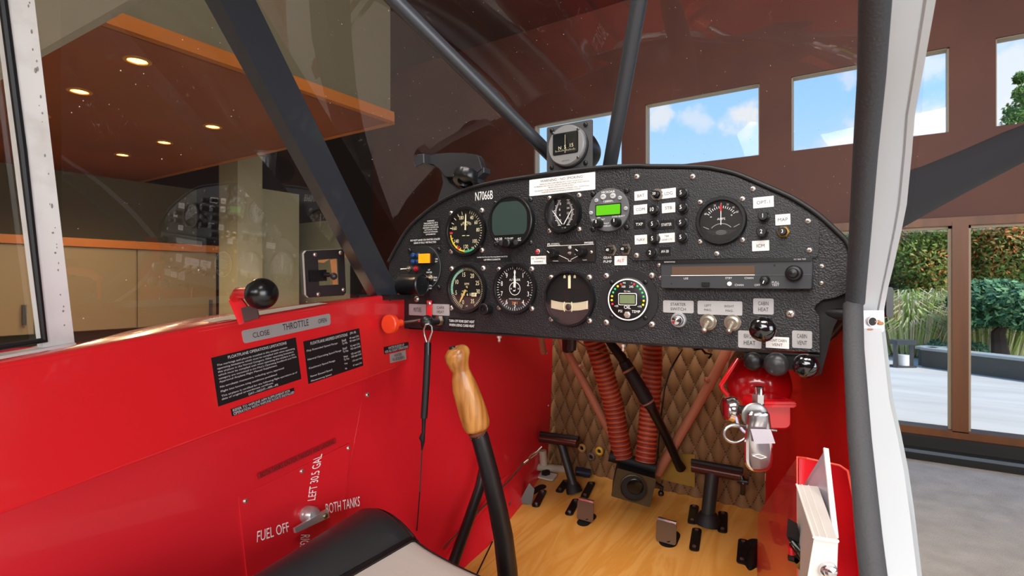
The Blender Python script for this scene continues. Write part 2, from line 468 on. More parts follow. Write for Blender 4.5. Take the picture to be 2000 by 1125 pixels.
m = MB(); m.box(((mull[0] + mull[-1]) / 2, YW - .05, .10), (mull[-1] - mull[0], .2, .20)); m.box(((mull[0] + mull[-1]) / 2, YW - .20, .05), (mull[-1] - mull[0], .14, .10))
m.box(((mull[0] + mull[-1]) / 2, YW - .272, .085), (mull[-1] - mull[0], .012, .03), None, 1)
m.build('baseboard_front', [DARK, mat('rail_metal', '7c8790', .3, .8)], kind=S)
# the other walls of the hall
m = MB(); m.box((-7.5, 0, 2.7), (.2, 13.5, 5.4)); m.build('wall_left', mat('wall_dark', '2c211b', .7), kind=S)
m = MB()
for (y0, y1, z0, z1) in ((-6.7, -5.5, 0, 5.4), (.8, 6.7, 0, 5.4), (-5.5, .8, 0, .7), (-5.5, .8, 4.5, 5.4)): m.box((7.5, (y0 + y1) / 2, (z0 + z1) / 2), (.2, y1 - y0, z1 - z0))
m.build('wall_right', WALLB, kind=S)
m = MB(); m.box((7.5, -2.35, 2.6), (.02, 6.3, 3.8)); m.build('window_12', MATS['window_glass'], kind=S)
m = MB()
for (x0, x1, z0, z1) in ((-7.7, -5.2, 0, 5.4), (3.4, 7.7, 0, 5.4), (-5.2, 3.4, 0, 3.1), (-5.2, 3.4, 4.9, 5.4)): m.box(((x0 + x1) / 2, -6.65, (z0 + z1) / 2), (x1 - x0, .2, z1 - z0))
m.build('wall_rear', WALLB, kind=S)
m = MB(); m.box((-.9, -6.65, 4.0), (8.6, .02, 1.8)); m.build('window_13', MATS['window_glass'], kind=S)

# lowered ceiling with its wooden edge, carried in front of the left wall
SX, SY = -2.475, 2.35
m = MB(); m.box(((-7.4 + SX) / 2, (-6.5 + SY) / 2, 2.74), (SX + 7.4, SY + 6.5, .08)); m.build('ceiling_lowered', CEILB, kind=S)
m = MB(); m.box((SX + .02, (-6.5 + SY) / 2, 2.73), (.05, SY + 6.5, .06)); m.box(((-7.4 + SX) / 2, SY + .02, 2.73), (SX + 7.4, .05, .06)); m.build('trim_16', WOODL, kind=S)
m = MB(); m.box((SX - .04, (-6.5 + SY) / 2, 4.1), (.1, SY + 6.5, 2.68)); m.box(((-7.4 + SX - .05) / 2, SY - .04, 4.1), (SX + 7.35, .1, 2.68)); m.build('wall_upper', OLV, kind=S)
LM = mat('lamp_glow', 'ffc871', .5, emit=('ffb85a', 9))
for k, (x, y, lab) in enumerate(((-2.72, 1.06, 'round recessed ceiling downlight nearest the wooden ceiling edge'),
                      (-3.41, 1.064, 'round recessed ceiling downlight between the white door post and the edge light'),
                      (-4.10, 1.083, 'round recessed ceiling downlight half hidden behind the white door post'),
                      (-3.47, 1.775, 'round recessed ceiling downlight nearest the black windscreen post, second row'),
                      (-4.15, 1.785, 'round recessed ceiling downlight in the second row, above the mirrored compass'),
                      (-4.83, 1.78, 'round recessed ceiling downlight deepest in the second row'))):
    t = thing('downlight', (x, y, 2.70), lab, 'ceiling light', 'downlights in the lowered ceiling')
    Tm = frame((x, y, 2.70), (1, 0, 0), (0, 0, -1))
    m = MB(); m.lathe([(.055, 0), (.055, .006), (.040, .008), (.038, 0)], Tm, 0, 24); m.build('trim_ring', mat('lamp_ring', 'c08a4c', .3, .6), t)
    m = MB(); m.disk(.038, .003, Tm, 0, 24); m.build('lens', LM, t)
    d = bpy.data.lights.new('downlight_beam', 'SPOT'); d.energy = 60; d.spot_size = 2.8; d.spot_blend = .8; d.color = (1, .72, .42); d.shadow_soft_size = .04
    o = bpy.data.objects.new('downlight_beam', d); COL.objects.link(o); o.location = (x, y, 2.66)

# wall with hanging cabinets at the left
m = MB(); m.box((-6.15, -1.8, 1.35), (.3, 9.4, 2.7)); m.build('wall_cabinets', OLV, kind=S)
ch0 = aX(276, 640, -5.55).z; ch1 = aX(276, 487, -5.55).z
m = MB(); m.box((-5.76, -1.6, ch1 + .035), (.46, 9.0, .07)); m.build('trim_17', WOODL, kind=S)
cabys = [2.88 - .72 * k for k in range(0, 7)]
nm = ['next to the pale column', 'second from the pale column', 'third from the pale column', 'fourth from the pale column', 'just right of the white post', 'behind the white door post']
for k in range(6):
    y1, y0 = cabys[k], cabys[k + 1]
    t = thing('wall_cabinet', (-5.75, (y0 + y1) / 2, ch0), 'beige flat-fronted wall cabinet under the wooden ledge, ' + nm[k], 'cabinet', 'beige wall cabinets')
    m = MB(); m.box((-5.78, (y0 + y1) / 2, (ch0 + ch1) / 2), (.42, y1 - y0 - .004, ch1 - ch0)); m.build('body', CAB, t)
    m = MB(); m.box((-5.56, (y0 + y1) / 2, (ch0 + ch1) / 2), (.02, y1 - y0 - .014, ch1 - ch0 - .01)); d = m.build('door', CAB, t)
    hy = y0 + .07 if k % 2 else y1 - .07
    m = MB(); m.box((-5.53, hy, ch0 + .16), (.02, .025, .16)); m.build('handle', DGR, d)
# dark counter shelf below the cabinets
m = MB(); m.box((-5.68, -1.75, .45), (.58, 9.2, .9)); m.box((-5.64, -1.75, .93), (.66, 9.2, .06), None, 1)
tag(m.build('counter_unit', [mat('counter_dark', '2a211c', .5), mat('counter_top', '3a2a20', .3)]), 'long dark counter unit standing under the beige wall cabinets', 'counter')
# pale column and a wall end beside the dark opening
m = MB(); m.box((-5.35, 3.02, 1.5), (.35, .26, 3.0)); m.box((-5.6, 3.4, 1.35), (.5, .6, 2.7))
m.build('wall_column', mat('column_paint', '9b9474', .6), kind=S)
m = MB(); m.box((-5.2, 3.9, 1.2), (.9, .05, 2.4)); m.build('door_1', mat('door_grey', '7d7c66', .6), kind=S)

# ================================================================ OUTSIDE THE TALL PANES
STONE = mat('paving', 'cbc8c0', .8, var=(1.1, 'b8b5ae', .35, .7, (.4, 2, 1)))
m = MB(); m.box((3, 11.7, -.12), (40, 10, .1)); m.build('terrace', STONE, kind=S)
m = MB()
rows = []
for i in range(41):
    y = 10.8 + i * .75; r = []
    for j in range(61):
        x = -12 + j * .75; h = min(1, max(0, (y - 15.2) / 5.0)); r.append(Vector((x, y, -.15 + 1.15 * h * h * (3 - 2 * h) + .12 * math.sin(x * 1.3 + y) * h + max(0, y - 16) * .05)))
    rows.append(r)
m.grid(rows); m.build('garden_bank', mat('garden_soil', '5d6b35', .95, var=(2, '8f8f50', .35, .65)), kind=S)
# planter wall
PL = mat('planter_stone', '474b48', .8, bump=(14, .4, .01)); PLT = mat('planter_cap', 'a0a6a4', .7)
pA = aZ(1800, 716, -.07 - HZ + 0.0); pA = aZ(1800, 716, -1.77); pB = aZ(2000, 744, -1.77); pB = pA + (pB - pA) * 2.2
m = MB(); hh = .36
dirp = (pB - pA).normalized(); nn = Vector((-dirp.y, dirp.x, 0))
if nn.y < 0: nn = -nn
m.beam(pA + nn * .15 + Vector((0, 0, hh / 2)), pB + nn * .15 + Vector((0, 0, hh / 2)), (0, 0, 1), hh, .3)
m.beam(pA + nn * .13 + Vector((0, 0, hh + .02)), pB + nn * .13 + Vector((0, 0, hh + .02)), (0, 0, 1), .05, .36, 1)
pC = aZ(1795, 690, -1.72); m.beam(pA + nn * .15 + Vector((0, 0, hh / 2)), pA + nn * 1.6 - dirp * .2 + Vector((0, 0, hh / 2)), (0, 0, 1), hh, .3)
m.beam(pA + nn * .1 + Vector((0, 0, hh + .02)), pA + nn * 1.6 - dirp * .2 + Vector((0, 0, hh + .02)), (0, 0, 1), .05, .36, 1)
tag(m.build('planter', [PL, PLT]), 'long low dark stone planter with pale cap on the terrace outside', 'planter')
# lantern
lp = aZ(1764, 717, -1.77); lk = (lp - EYE).dot(Vector((-SN, CS, 0)))
t = thing('garden_lantern', lp, 'dark arched outdoor lantern with a white candle on the terrace', 'lantern')
w = 38 * lk / F; h = 54 * lk / F
m = MB(); Tl = frame(lp, (CS, SN, 0), (SN, -CS, 0))
for sx in (-1, 1):
    m.beam(lp + Vector((CS, SN, 0)) * (sx * w * .42) , lp + Vector((CS, SN, 0)) * (sx * w * .42) + Vector((0, 0, h * .85)), (1, 0, 0), w * .16, w * .5)
m.beam(lp + Vector((-CS, -SN, 0)) * (w * .5) + Vector((0, 0, h * .9)), lp + Vector((CS, SN, 0)) * (w * .5) + Vector((0, 0, h * .9)), (0, 0, 1), h * .16, w * .55)
m.beam(lp + Vector((-CS, -SN, 0)) * (w * .5) + Vector((0, 0, .02)), lp + Vector((CS, SN, 0)) * (w * .5) + Vector((0, 0, .02)), (0, 0, 1), .04, w * .55)
m.build('housing', mat('lantern_metal', '3f4448', .5), t)
m = MB(); m.cyl(w * .26, .04, h * .45, Matrix.Translation(lp), 0, 20); m.build('candle', mat('candle_wax', 'f4f6f4', .5), t)


def leafy(centres, n, size, mats, name, parent=None, flat=1.0, **k):
    m = MB(); rr = random.Random(len(centres) * 31 + n)
    for (c, r) in centres:
        for i in range(n):
            while True:
                v = Vector((rr.uniform(-1, 1), rr.uniform(-1, 1), rr.uniform(-1, 1)))
                if .45 < v.length < 1: break
            p = Vector(c) + Vector((v.x * r, v.y * r, v.z * r * flat)); a = Vector((rr.gauss(0, 1), rr.gauss(0, 1), rr.gauss(0, 1))).normalized(); b = a.orthogonal().normalized(); s = size * rr.uniform(.6, 1.4)
            mi = 0
            q = rr.random() * .7 + v.z * .2 + (c[2] - 1.2) * .12 if flat == 1.0 else rr.random() + v.z * .25
            mi = 1 if q > .62 else (2 if q > .35 and len(mats) > 2 else 0)
            m.add([p - a * s, p - b * s * .5, p + a * s, p + b * s * .5], [(0, 1, 2, 3)], min(mi, len(mats) - 1))
    return m.build(name, mats, parent, **k)


GR1 = mat('leaf_green', '6a8a3a', .7); GR2 = mat('leaf_light', '9aa84a', .7); OR1 = mat('leaf_orange', 'd98a4a', .7); GR3 = mat('needle_dark', '2f6040', .7); GR4 = mat('needle_light', '6fa06a', .7)
MXL = mat('leaf_mixed', '8a8f40', .7)
BARK = mat('bark', '3c3129', .9)


def tree(name, lab, cat, base, tr, centres, n, size, mats, flat=1.0, group=None):
    t = thing(name, base, lab, cat, group)
    m = MB(); m.tube(tr, [.16, .12, .08, .05][:len(tr)] if len(tr) < 5 else .08, 0, 8); m.build('trunk', BARK, t)
    leafy(centres, n, size, mats, 'foliage', t, flat, kind='stuff')
    return t


rr = random.Random(3)
b = aY(1790, 640, 19.5); tree('maple_tree', 'green and yellow maple tree in the garden seen left of the wooden mullion', 'tree', Vector((b.x, 19.5, .4)), [Vector((b.x, 19.5, .4)), Vector((b.x, 19.5, 1.8)), Vector((b.x + .2, 19.7, 3))],
     [((b.x + rr.uniform(-2.6, 2.2), 19.5 + rr.uniform(-1.5, 1.5), 1.2 + rr.uniform(0, 2.7)), rr.uniform(.5, .8)) for _ in range(34)], 900, .055, [GR1, GR2, MXL])
b = aY(1985, 640, 18.8); tree('maple_tree', 'orange-topped maple tree in the garden at the right edge', 'tree', Vector((b.x, 18.8, .4)), [Vector((b.x, 18.8, .4)), Vector((b.x, 18.8, 1.8)), Vector((b.x + .2, 19, 3))],
     [((b.x + rr.uniform(-2.2, 3.5), 18.8 + rr.uniform(-1.2, 1.5), 1.1 + rr.uniform(0, 2.6)), rr.uniform(.5, .8)) for _ in range(38)], 900, .055, [GR1, OR1, MXL])
b = aY(1738, 560, 22.0); tree('conifer_tree', 'dark blue-green conifer behind the white door post, far in the garden', 'tree', Vector((b.x, 22, .3)), [Vector((b.x, 22, .3)), Vector((b.x, 22, 2.2)), Vector((b.x, 22, 4))],
     [((b.x + rr.uniform(-1.3, 1.3), 22 + rr.uniform(-1, 1), .8 + rr.uniform(0, 2.6)), .8) for _ in range(14)], 700, .07, [GR3, mat('needle_blue', '5b8a86', .7)])
b = aY(1955, 690, 14.9); z = .1
tp = [Vector((b.x, 14.9, z)), aY(1950, 650, 14.9), aY(1958, 638, 14.9), aY(1925, 600, 14.9)]
ctr = [(aY(px, py, 14.9 + rr.uniform(-.3, .3)), r * 1.15) for px, py, r in ((1905, 590, .42), (1940, 575, .5), (1985, 585, .55), (2020, 600, .5), (1925, 612, .4), (1965, 618, .45), (2005, 630, .4), (1905, 628, .3), (1950, 560, .35), (1900, 560, .3))]
tree('pine_tree', 'sculpted green pine with a bent dark trunk in the stone planter', 'tree', tp[0], tp, ctr, 420, .07, [GR3, GR4], .38)
b = aY(1975, 250, 26); tree('fir_tree', 'tall thin fir whose top shows in the last clerestory window', 'tree', Vector((b.x, 24, .6)), [Vector((b.x, 24, .6)), Vector((b.x, 24, 4)), Vector((b.x, 24, 8.2))],
     [((b.x + rr.uniform(-1, 1) * (1 - k / 16), 24 + rr.uniform(-1, 1), 3 + k * .40), 1.15 * (1 - k / 17)) for k in range(15)], 420, .07, [GR3, GR1])
b = aY(1850, 250, 24); tree('fir_tree', 'thin fir tip showing at the right edge of the clerestory window beside the white post', 'tree', Vector((b.x + .4, 24, .6)), [Vector((b.x + .4, 24, .6)), Vector((b.x + .4, 24, 4)), Vector((b.x + .4, 24, 7.8))],
     [((b.x + .4 + rr.uniform(-.7, .7) * (1 - k / 16), 24 + rr.uniform(-1, 1), 3 + k * .36), .95 * (1 - k / 17)) for k in range(15)], 400, .07, [GR3, GR1])
# ornamental grass: blades, one mound = one thing
GS1 = mat('grass_straw', 'd8cfa6', .8); GS2 = mat('grass_green', 'a8bd68', .8)
for k, (px, py, w_, n, lab) in enumerate(((1775, 655, 1.3, 1500, 'arching straw and green grass clump beside the lantern'), (1830, 648, 1.4, 1500, 'arching straw and green grass clump behind the planter corner'),
                                      (1925, 660, 1.3, 1100, 'arching straw-coloured grass clump behind the pine trunk'), (1990, 660, 1.4, 1100, 'arching straw-coloured grass clump at the right edge behind the planter'))):
    c = aY(px, py, 15.9 + .5 * (k % 2)); m = MB(); r2 = random.Random(50 + k)
    for i in range(n):
        a = r2.uniform(0, 2 * PI); q = math.sqrt(r2.random()) * w_ * .7; p0 = Vector((c.x + q * math.cos(a), c.y + q * math.sin(a) * .6, -.05 + .25 * r2.random() + (.35 if q < w_ * .4 else 0)))
        dr = Vector((math.cos(a), math.sin(a) * .6, 0)) * r2.uniform(.2, .55); hh = r2.uniform(.7, 1.45)
        p1 = p0 + dr * .7 + Vector((0, 0, hh * .72)); p2 = p0 + dr * 2.2 + Vector((0, 0, hh * .62)); s = Vector((-math.sin(a), math.cos(a), 0)) * .012
        m.add([p0 - s, p0 + s, p1 + s, p1 - s, p2], [(0, 1, 2, 3), (3, 2, 4)], 0 if r2.random() < .55 else 1)
    tag(m.build('ornamental_grass', [GS1, GS2]), lab, 'grass', 'grass clumps on the bank', 'stuff')
c = aY(1838, 684, 14.6); leafy([(Vector((c.x - .1 + .35 * k, c.y, c.z)), .22) for k in range(3)], 260, .05, [GR3, GR1], 'low_shrub', label='low dark green shrub growing in the planter corner', cat='shrub')
# ================================================================ THE AIRCRAFT: SHELL
def camw(X, Y, Z): return EYE + Vector((X * CS - Z * SN, X * SN + Z * CS, Y))


# plane of the throttle rail face and of the side window
RN = camw(1, 0, -.319) - EYE; RN.normalize(); RP = camw(-.1935, 0, .953)


def rail(px, py, off=0.0): return aP(px, py, RP, RN) + RN * off


WN = (camw(.8644, -.0686, -.4981) - EYE).normalized(); WP = EYE + WN * -.6813


def pane(px, py, off=0.0): return aP(px, py, WP, WN) + WN * off


# --- throttle rail (left): face sheet, ledge, rolled fold
t = thing('throttle_rail', rail(400, 760), 'long red painted rail along the left cabin side carrying the throttle placard', 'side rail')
top = [(-140, 738), (0, 713), (130, 691), (250, 668), (380, 644), (500, 623), (600, 606), (700, 588), (797, 571)]
bot = [(799, 632), (829, 676), (812, 686), (802, 700), (774, 716), (640, 765), (452, 830), (230, 912), (0, 999), (-140, 1054)]
m = MB(); fp = [rail(*q) for q in top + bot]; n = len(fp)
m.add(fp, [tuple(range(n))]); bk = [p - RN * .0015 for p in fp]; m.add(bk, [tuple(range(n - 1, -1, -1))])
for i in range(n): j = (i + 1) % n; m.add([fp[i], fp[j], bk[j], bk[i]], [(0, 1, 2, 3)])
m.build('face_sheet', RED, t)
m = MB(); tp = [rail(*q) for q in top]
wp = [(-140, 722), (0, 700), (130, 676), (250, 645), (380, 620), (500, 604), (600, 592), (700, 580), (797, 566)]
rows = [[], [], [], []]
for a, q in zip(tp, wp):
    b = pane(*q, .004); b.z = min(b.z, a.z + .012)
    rows[0].append(a + Vector((0, 0, -.003)) + RN * .0002); rows[1].append(a + Vector((0, 0, .0012)) - RN * .0012); rows[2].append(a + Vector((0, 0, .003)) - RN * .005); rows[3].append(b)
m.grid(rows); m.build('ledge', RED, t); LEDGE = rows
m = MB(); bt = [rail(*q) for q in bot[4:]]
rows = [bt, [p - RN * .004 + Vector((0, 0, -.003)) for p in bt], [p - RN * .05 + Vector((0, 0, .004)) for p in bt]]
m.grid(rows); m.build('underside', RED, t)
m = MB(); m.tube([p - RN * .001 + Vector((0, 0, -.001)) for p in bt], .0018, 0, 8); m.build('edge_roll', RED, t)

# --- lower left side wall (one bent sheet), right side wall, floor, firewall
FLZ = lambda y: EYE.z - .5 + .14 * (y - .75)
YF = 1.13
secs = [(-.25, -.72, -.62), (.1, -.70, -.62), (.3, -.69, -.615), (.5, -.69, -.60), (.66, -.695, -.585), (.80, -.685, -.58), (.95, -.655, -.60), (1.12, -.622, -.638)]
m = MB(); rows = []
for (y, xt, xb) in secs:
    zt = EYE.z - .065; zb = FLZ(y) - .002; r = []
    for k in range(9):
        u = k / 8; r.append(Vector((xt + (xb - xt) * u ** 2.6, y, zt + (zb - zt) * u)))
    rows.append(r)
m.grid(rows)
lw = m.build('left_side_wall', REDD, label='glossy red lower side wall with fuel selector plate below the rail', cat='side wall')
BV = BVHTree.FromPolygons([p.copy() for r in rows for p in r], [(i * 9 + j, i * 9 + j + 1, (i + 1) * 9 + j + 1, (i + 1) * 9 + j) for i in range(len(rows) - 1) for j in range(8)])


def wall(px, py, off=0.0):
    h, nrm, _, _ = BV.ray_cast(EYE, D(px, py).normalized())
    if h is None: h = aX(px, py, -.67); nrm = Vector((1, 0, 0))
    if nrm.x < 0: nrm = -nrm
    return h + nrm * off


def wallN(px, py):
    h, nrm, _, _ = BV.ray_cast(EYE, D(px, py).normalized())
    return (-nrm if nrm.x < 0 else nrm)


# overlapping sheet seams and screws on the left wall
m = MB()
for pts in ([(712, 745), (700, 820), (685, 900), (668, 985), (650, 1080)],):
    m.tube([wall(*q, .0006) for q in pts], .0009, 0, 6)
m.build('sheet_seam', REDD, lw)
m = MB(); fe = [(1000, 658), (1040, 664), (1072, 684), (1078, 760), (1082, 860), (1070, 893)]
for (px, py) in ((717, 771),):
    screw(frame(wall(px, py), (0, 1, 0), wallN(px, py)), .0042, lw)
for (px, py) in ((1068, 690), (1071, 792)):
    screw(frame(wall(px, py), (0, 1, 0), (1, 0, 0)), .0026, lw)
m = MB(); m.tube([wall(1075, 860, .002), wall(980, 940, .002), wall(905, 1040, .002), wall(860, 1110, .002)], .005, 0, 8); m.build('bead', REDD, lw)

rsec = [(.66, -.002), (.80, -.036), (.95, -.092), (YF, -.158)]
m = MB(); rows = []
for (y, x) in rsec: rows.append([Vector((x + .006 * math.sin(PI * k / 6), y, EYE.z + .01 + (FLZ(y) - EYE.z - .01) * k / 6)) for k in range(7)])
m.grid(rows)
rw = m.build('right_side_wall', mat('red_satin', 'd80c18', .5, spec=.25), label='red right side wall between the panel and the grey padded door tube', cat='side wall')

# plywood floor with routed slots
PLY = mat('birch_plywood', 'd39a4c', .38, coat=.15)
nt = PLY.node_tree; N = nt.nodes; L = nt.links
geo = N.new('ShaderNodeNewGeometry'); mp = N.new('ShaderNodeMapping'); mp.inputs['Rotation'].default_value = (0, 0, .12); mp.inputs['Scale'].default_value = (9, 1.6, 1)
L.new(geo.outputs['Position'], mp.inputs[0])
wv = N.new('ShaderNodeTexNoise'); wv.inputs['Scale'].default_value = 1.4; wv.inputs['Detail'].default_value = 6; wv.inputs['Distortion'].default_value = 1.2; L.new(mp.outputs[0], wv.inputs['Vector'])
sn_ = N.new('ShaderNodeMath'); sn_.operation = 'MULTIPLY'; sn_.inputs[1].default_value = 38; L.new(wv.outputs['Fac'], sn_.inputs[0])
si = N.new('ShaderNodeMath'); si.operation = 'SINE'; L.new(sn_.outputs[0], si.inputs[0])
rp = N.new('ShaderNodeValToRGB'); rp.color_ramp.elements[0].position = 0; rp.color_ramp.elements[0].color = lin('d3933f'); rp.color_ramp.elements[1].position = 1; rp.color_ramp.elements[1].color = lin('dfa555')
mr = N.new('ShaderNodeMapRange'); mr.inputs['From Min'].default_value = -1; mr.inputs['From Max'].default_value = 1; L.new(si.outputs[0], mr.inputs[0]); L.new(mr.outputs[0], rp.inputs[0])
L.new(rp.outputs[0], N['Principled BSDF'].inputs['Base Color'])
FN = Vector((0, -.14, 1)).normalized()


def fl(px, py, off=0.0): return aP(px, py, Vector((0, .75, EYE.z - .5)), FN) + FN * off


def FM(px, py, off=0.0, ax=None): return frame(fl(px, py, off), ax or (1, 0, 0), FN)


m = MB()
def fz(x, y): return Vector((x, y, FLZ(y)))
fpts = [fz(-.585, -.1), fz(.03, -.1), fz(.03, .62), fz(-.02, .8), fz(-.165, YF), fz(-.635, YF), fz(-.60, .9), fz(-.583, .74)]
m.add(fpts, [tuple(range(len(fpts)))]); b2 = [p - FN * .008 for p in fpts]; m.add(b2, [tuple(range(len(b2) - 1, -1, -1))])
for i in range(len(fpts)): j = (i + 1) % len(fpts); m.add([fpts[i], b2[i], b2[j], fpts[j]], [(0, 1, 2, 3)])
fo = m.build('floor_board', PLY, label='varnished birch plywood cockpit floor under the rudder pedals', cat='floor board')
def slot(px, py, l, w, ang, par=fo, mats=None, off=.0006):
    M_ = FM(px, py, off) @ Matrix.Rotation(ang, 4, 'Z'); k = MB(); k.rbox((0, 0, 0), (w, l, .0008), min(w, l) * .48, M_, 0, 5); return k.build('slot_opening', mats or BLKM, par)
slot(1046, 958, .060, .020, -.25); slot(1146, 1015, .05, .026, -.1); slot(1308, 1052, .056, .032, .05); slot(1472, 1080, .085, .03, 0)
m = MB(); a, b = fl(930, 1125, .0006), fl(962, 1058, .0006); m.beam(a, b, (1, 0, 0), .0025, .0008); m.build('panel_gap', BLKM, fo)
# bolted black guide strips on the floor: each with two bolts
for (x0, y0, x1, y1, lab) in ((1093, 960, 1106, 942, 'left of the left pedal post'), (1142, 971, 1155, 946, 'right of the left pedal post'), (1047, 988, 1060, 962, 'beside the cable fork at the left wall'),
                         (1112, 1004, 1125, 980, 'left of the left chrome heel pad'), (1352, 1021, 1356, 992, 'left of the right pedal post'), (1411, 1038, 1412, 1005, 'right of the right pedal post'),
                         (1356, 1073, 1361, 1038, 'right of the right chrome heel pad'), (1449, 1098, 1452, 1060, 'next to the grey cable at the right')):
    a, b = fl(x0, y0), fl(x1, y1); d = b - a
    t = thing('guide_strip', (a + b) / 2, 'black steel strip with two bolts ' + lab, 'strip', 'bolted strips on the plywood floor')
    M_ = frame((a + b) / 2 + FN * .001, d, FN); l = d.length + .014
    m = MB(); m.rbox((0, 0, .001), (l, .017, .002), .006, M_, 0, 4); m.build('plate', BLK, t)
    for sx in (-1, 1): m = MB(); m.lathe([(.0038, .002), (.0038, .0045), (.0025, .0055)], M_ @ Matrix.Translation((sx * (l / 2 - .009), 0, 0)), 0, 6, False); m.build('bolt', STL, t)

# quilted firewall blanket: real padded diamonds
QLT = mat('quilted_blanket', '7d5834', .75, bump=(900, .25, .0004)); STI = mat('quilt_stitch', '45301c', .8)
m = MB(); rows = []
dx = .0305; dz = .066; x0, x1, z0, z1 = -.66, -.13, EYE.z - .47, EYE.z + .06
nx, nz = 230, 260
for i in range(nz + 1):
    z = z0 + (z1 - z0) * i / nz; r = []
    for j in range(nx + 1):
        x = x0 + (x1 - x0) * j / nx
        a = (x / dx + z / dz); b = (x / dx - z / dz)
        q = abs(math.sin(PI * a)) * abs(math.sin(PI * b)); r.append(Vector((x, YF + .004 - .009 * q ** .5, z)))
    rows.append(r)
m.grid(rows)
for i in range(nz):
    for j in range(nx):
        x = x0 + (x1 - x0) * (j + .5) / nx; z = z0 + (z1 - z0) * (i + .5) / nz
        if min(abs(math.sin(PI * (x / dx + z / dz))), abs(math.sin(PI * (x / dx - z / dz)))) < .06: m.mi[i * nx + j] = 1
m.build('quilted_blanket', [QLT, STI], label='brown diamond-quilted insulation blanket covering the firewall', cat='insulation')
m = MB(); m.box((-.4, YF + .02, EYE.z - .2), (.6, .01, .58)); m.build('firewall', mat('firewall_dark', '2a1a12', .7), label='dark firewall sheet behind the quilted blanket', cat='firewall')

# --- side window, its white rear frame, black windscreen post
PG = glass('plexiglass', dust=.012, refl=1.6, scale=120)
m = MB(); q = [pane(*k) for k in ((118, -60), (415, -60), (772, 572), (640, 590), (380, 622), (122, 680))]
m.add(q, [tuple(range(len(q)))]); m.build('side_window_pane', PG, label='scratched clear side window pane above the red rail, left of the black post', cat='window pane')
WHP = mat('chipped_white_paint', 'e3e1df', .45, var=(30, 'd2cdc8', .5, .75), coat=.1)
m = MB()
a, b = pane(14, -40, .010), pane(104, 690, .010)
hx = (pane(130, 300) - pane(20, 300)).normalized()
m.beam(a, b, hx, .026, .014, 0, .026, .014)
t = thing('rear_window_frame', pane(60, 350, .01), 'chipped white painted frame post at the far left with a black rubber seal', 'window frame')
m.build('post', WHP, t)
m = MB(); r3 = random.Random(5)
for k in range(26):
    yy = r3.uniform(10, 640); ex = 14 + 90 * (yy + 40) / 730 + 23 - yy * .012 + r3.uniform(-4, 2); m.sphere(pane(ex, yy, .0172), r3.uniform(.0004, .0010), 0, 8, 5, frame((0, 0, 0), (1, 0, 0), (0, 0, 1)), (1, 1, r3.uniform(1, 3.0)))
m.build('paint_chips', mat('chip_dark', '8c867f', .7), t, kind='stuff')
m = MB(); m.beam(pane(-60, 712, .012), pane(128, 678, .012), (0, 0, 1), .014, .03); m.build('sill', WHP, t)
m = MB(); m.tube([pane(-14, -30, .018), pane(30, 300, .018), pane(72, 660, .018), pane(-60, 680, .018)], .0036, 0, 8); m.build('rubber_seal', RUB, t)
m = MB(); c_ = [pane(*k, .0) for k in ((-150, -60), (10, -60), (74, 668), (-150, 700))]; m.add(c_, [(0, 1, 2, 3)])
m.build('rear_side_window_pane', glass('rear_pane', refl=1.0), label='clear pane left of the white frame post', cat='window pane')

# black windscreen post (rectangular tube)
b0, b1 = aD(752, 580, .915), aD(424, -50, .56)
tdir = (b1 - b0).normalized(); sd = Vector((.93, -.25, .3)); 
t = thing('windscreen_post', b0, 'wide black rectangular post rising from the left end of the instrument panel', 'post')
m = MB(); m.beam(b0, b1, camw(.53, 0, .85) - EYE, .038, .032, 0, .038, .032)
m.build('post_tube', mat('black_post', '2b2f36', .36, coat=.2), t)
m = MB(); m.beam(b0 + Vector((0, 0, -.004)), b0 + Vector((0, 0, .004)), (1, 0, 0), .075, .05); m.build('foot_plate', BLK, t)

# windscreen brace tubes
TUB = mat('tube_grey', '3d4046', .38, .3)
t = thing('windscreen_brace', aD(1066, 292, .84), 'grey round tube running diagonally down from top left to behind the compass', 'tube', 'windscreen brace tubes')
m = MB(); m.tube([aD(730, -40, .70), aD(1078, 306, .85)], .0105, 0, 20); m.build('tube', TUB, t)
t = thing('windscreen_brace', aD(1190, 330, .80), 'grey round tube rising steeply from the panel just right of the compass', 'tube', 'windscreen brace tubes')
m = MB(); m.tube([aD(1256, -40, .66), aD(1188, 340, .80)], .0105, 0, 20); m.build('tube', TUB, t)

# windscreen: curved plexiglass sheet
m = MB(); rows = []
NB = 24
for i in range(NB + 1):
    u = i / NB; s_ = 1 - (2 * u - 1) ** 2
    base = Vector((-.735 + .775 * u, .84 + .12 * s_, EYE.z - .05 + .10 * s_)); topp = Vector((-.72 + .75 * u, .37 + .08 * s_, EYE.z + .47 + .08 * s_)); r = []
    for k in range(9):
        v = k / 8; bulge = .05 * math.sin(PI * v)
        r.append(base.lerp(topp, v) + Vector(((u - .5) * bulge * .6, bulge * s_, bulge * .5)))
    rows.append(r)
m.grid(rows); m.build('windscreen', glass('plexiglass_front', dust=.008, refl=1.15, scale=140), label='curved scratched clear windscreen in front of the instrument panel', cat='windscreen')

# black/red cowl shelf ahead of the panel
m = MB(); rows = []
for i in range(17):
    u = i / 16; s_ = math.sin(PI * u) ** .6
    pz_ = EYE.z - .02 + .165 * math.sin(PI * (.06 + .88 * u)) ** .75 if True else 0
    rows.append([Vector((-.70 + .70 * u, PY + .012, pz_ - .022)), Vector((-.715 + .73 * u, .83 + .12 * (1 - (2 * u - 1) ** 2), EYE.z - .045 + .075 * s_))])
m.grid(rows); m.build('glare_shelf', BLKM, label='matte black shelf between the instrument panel and the windscreen', cat='shelf')

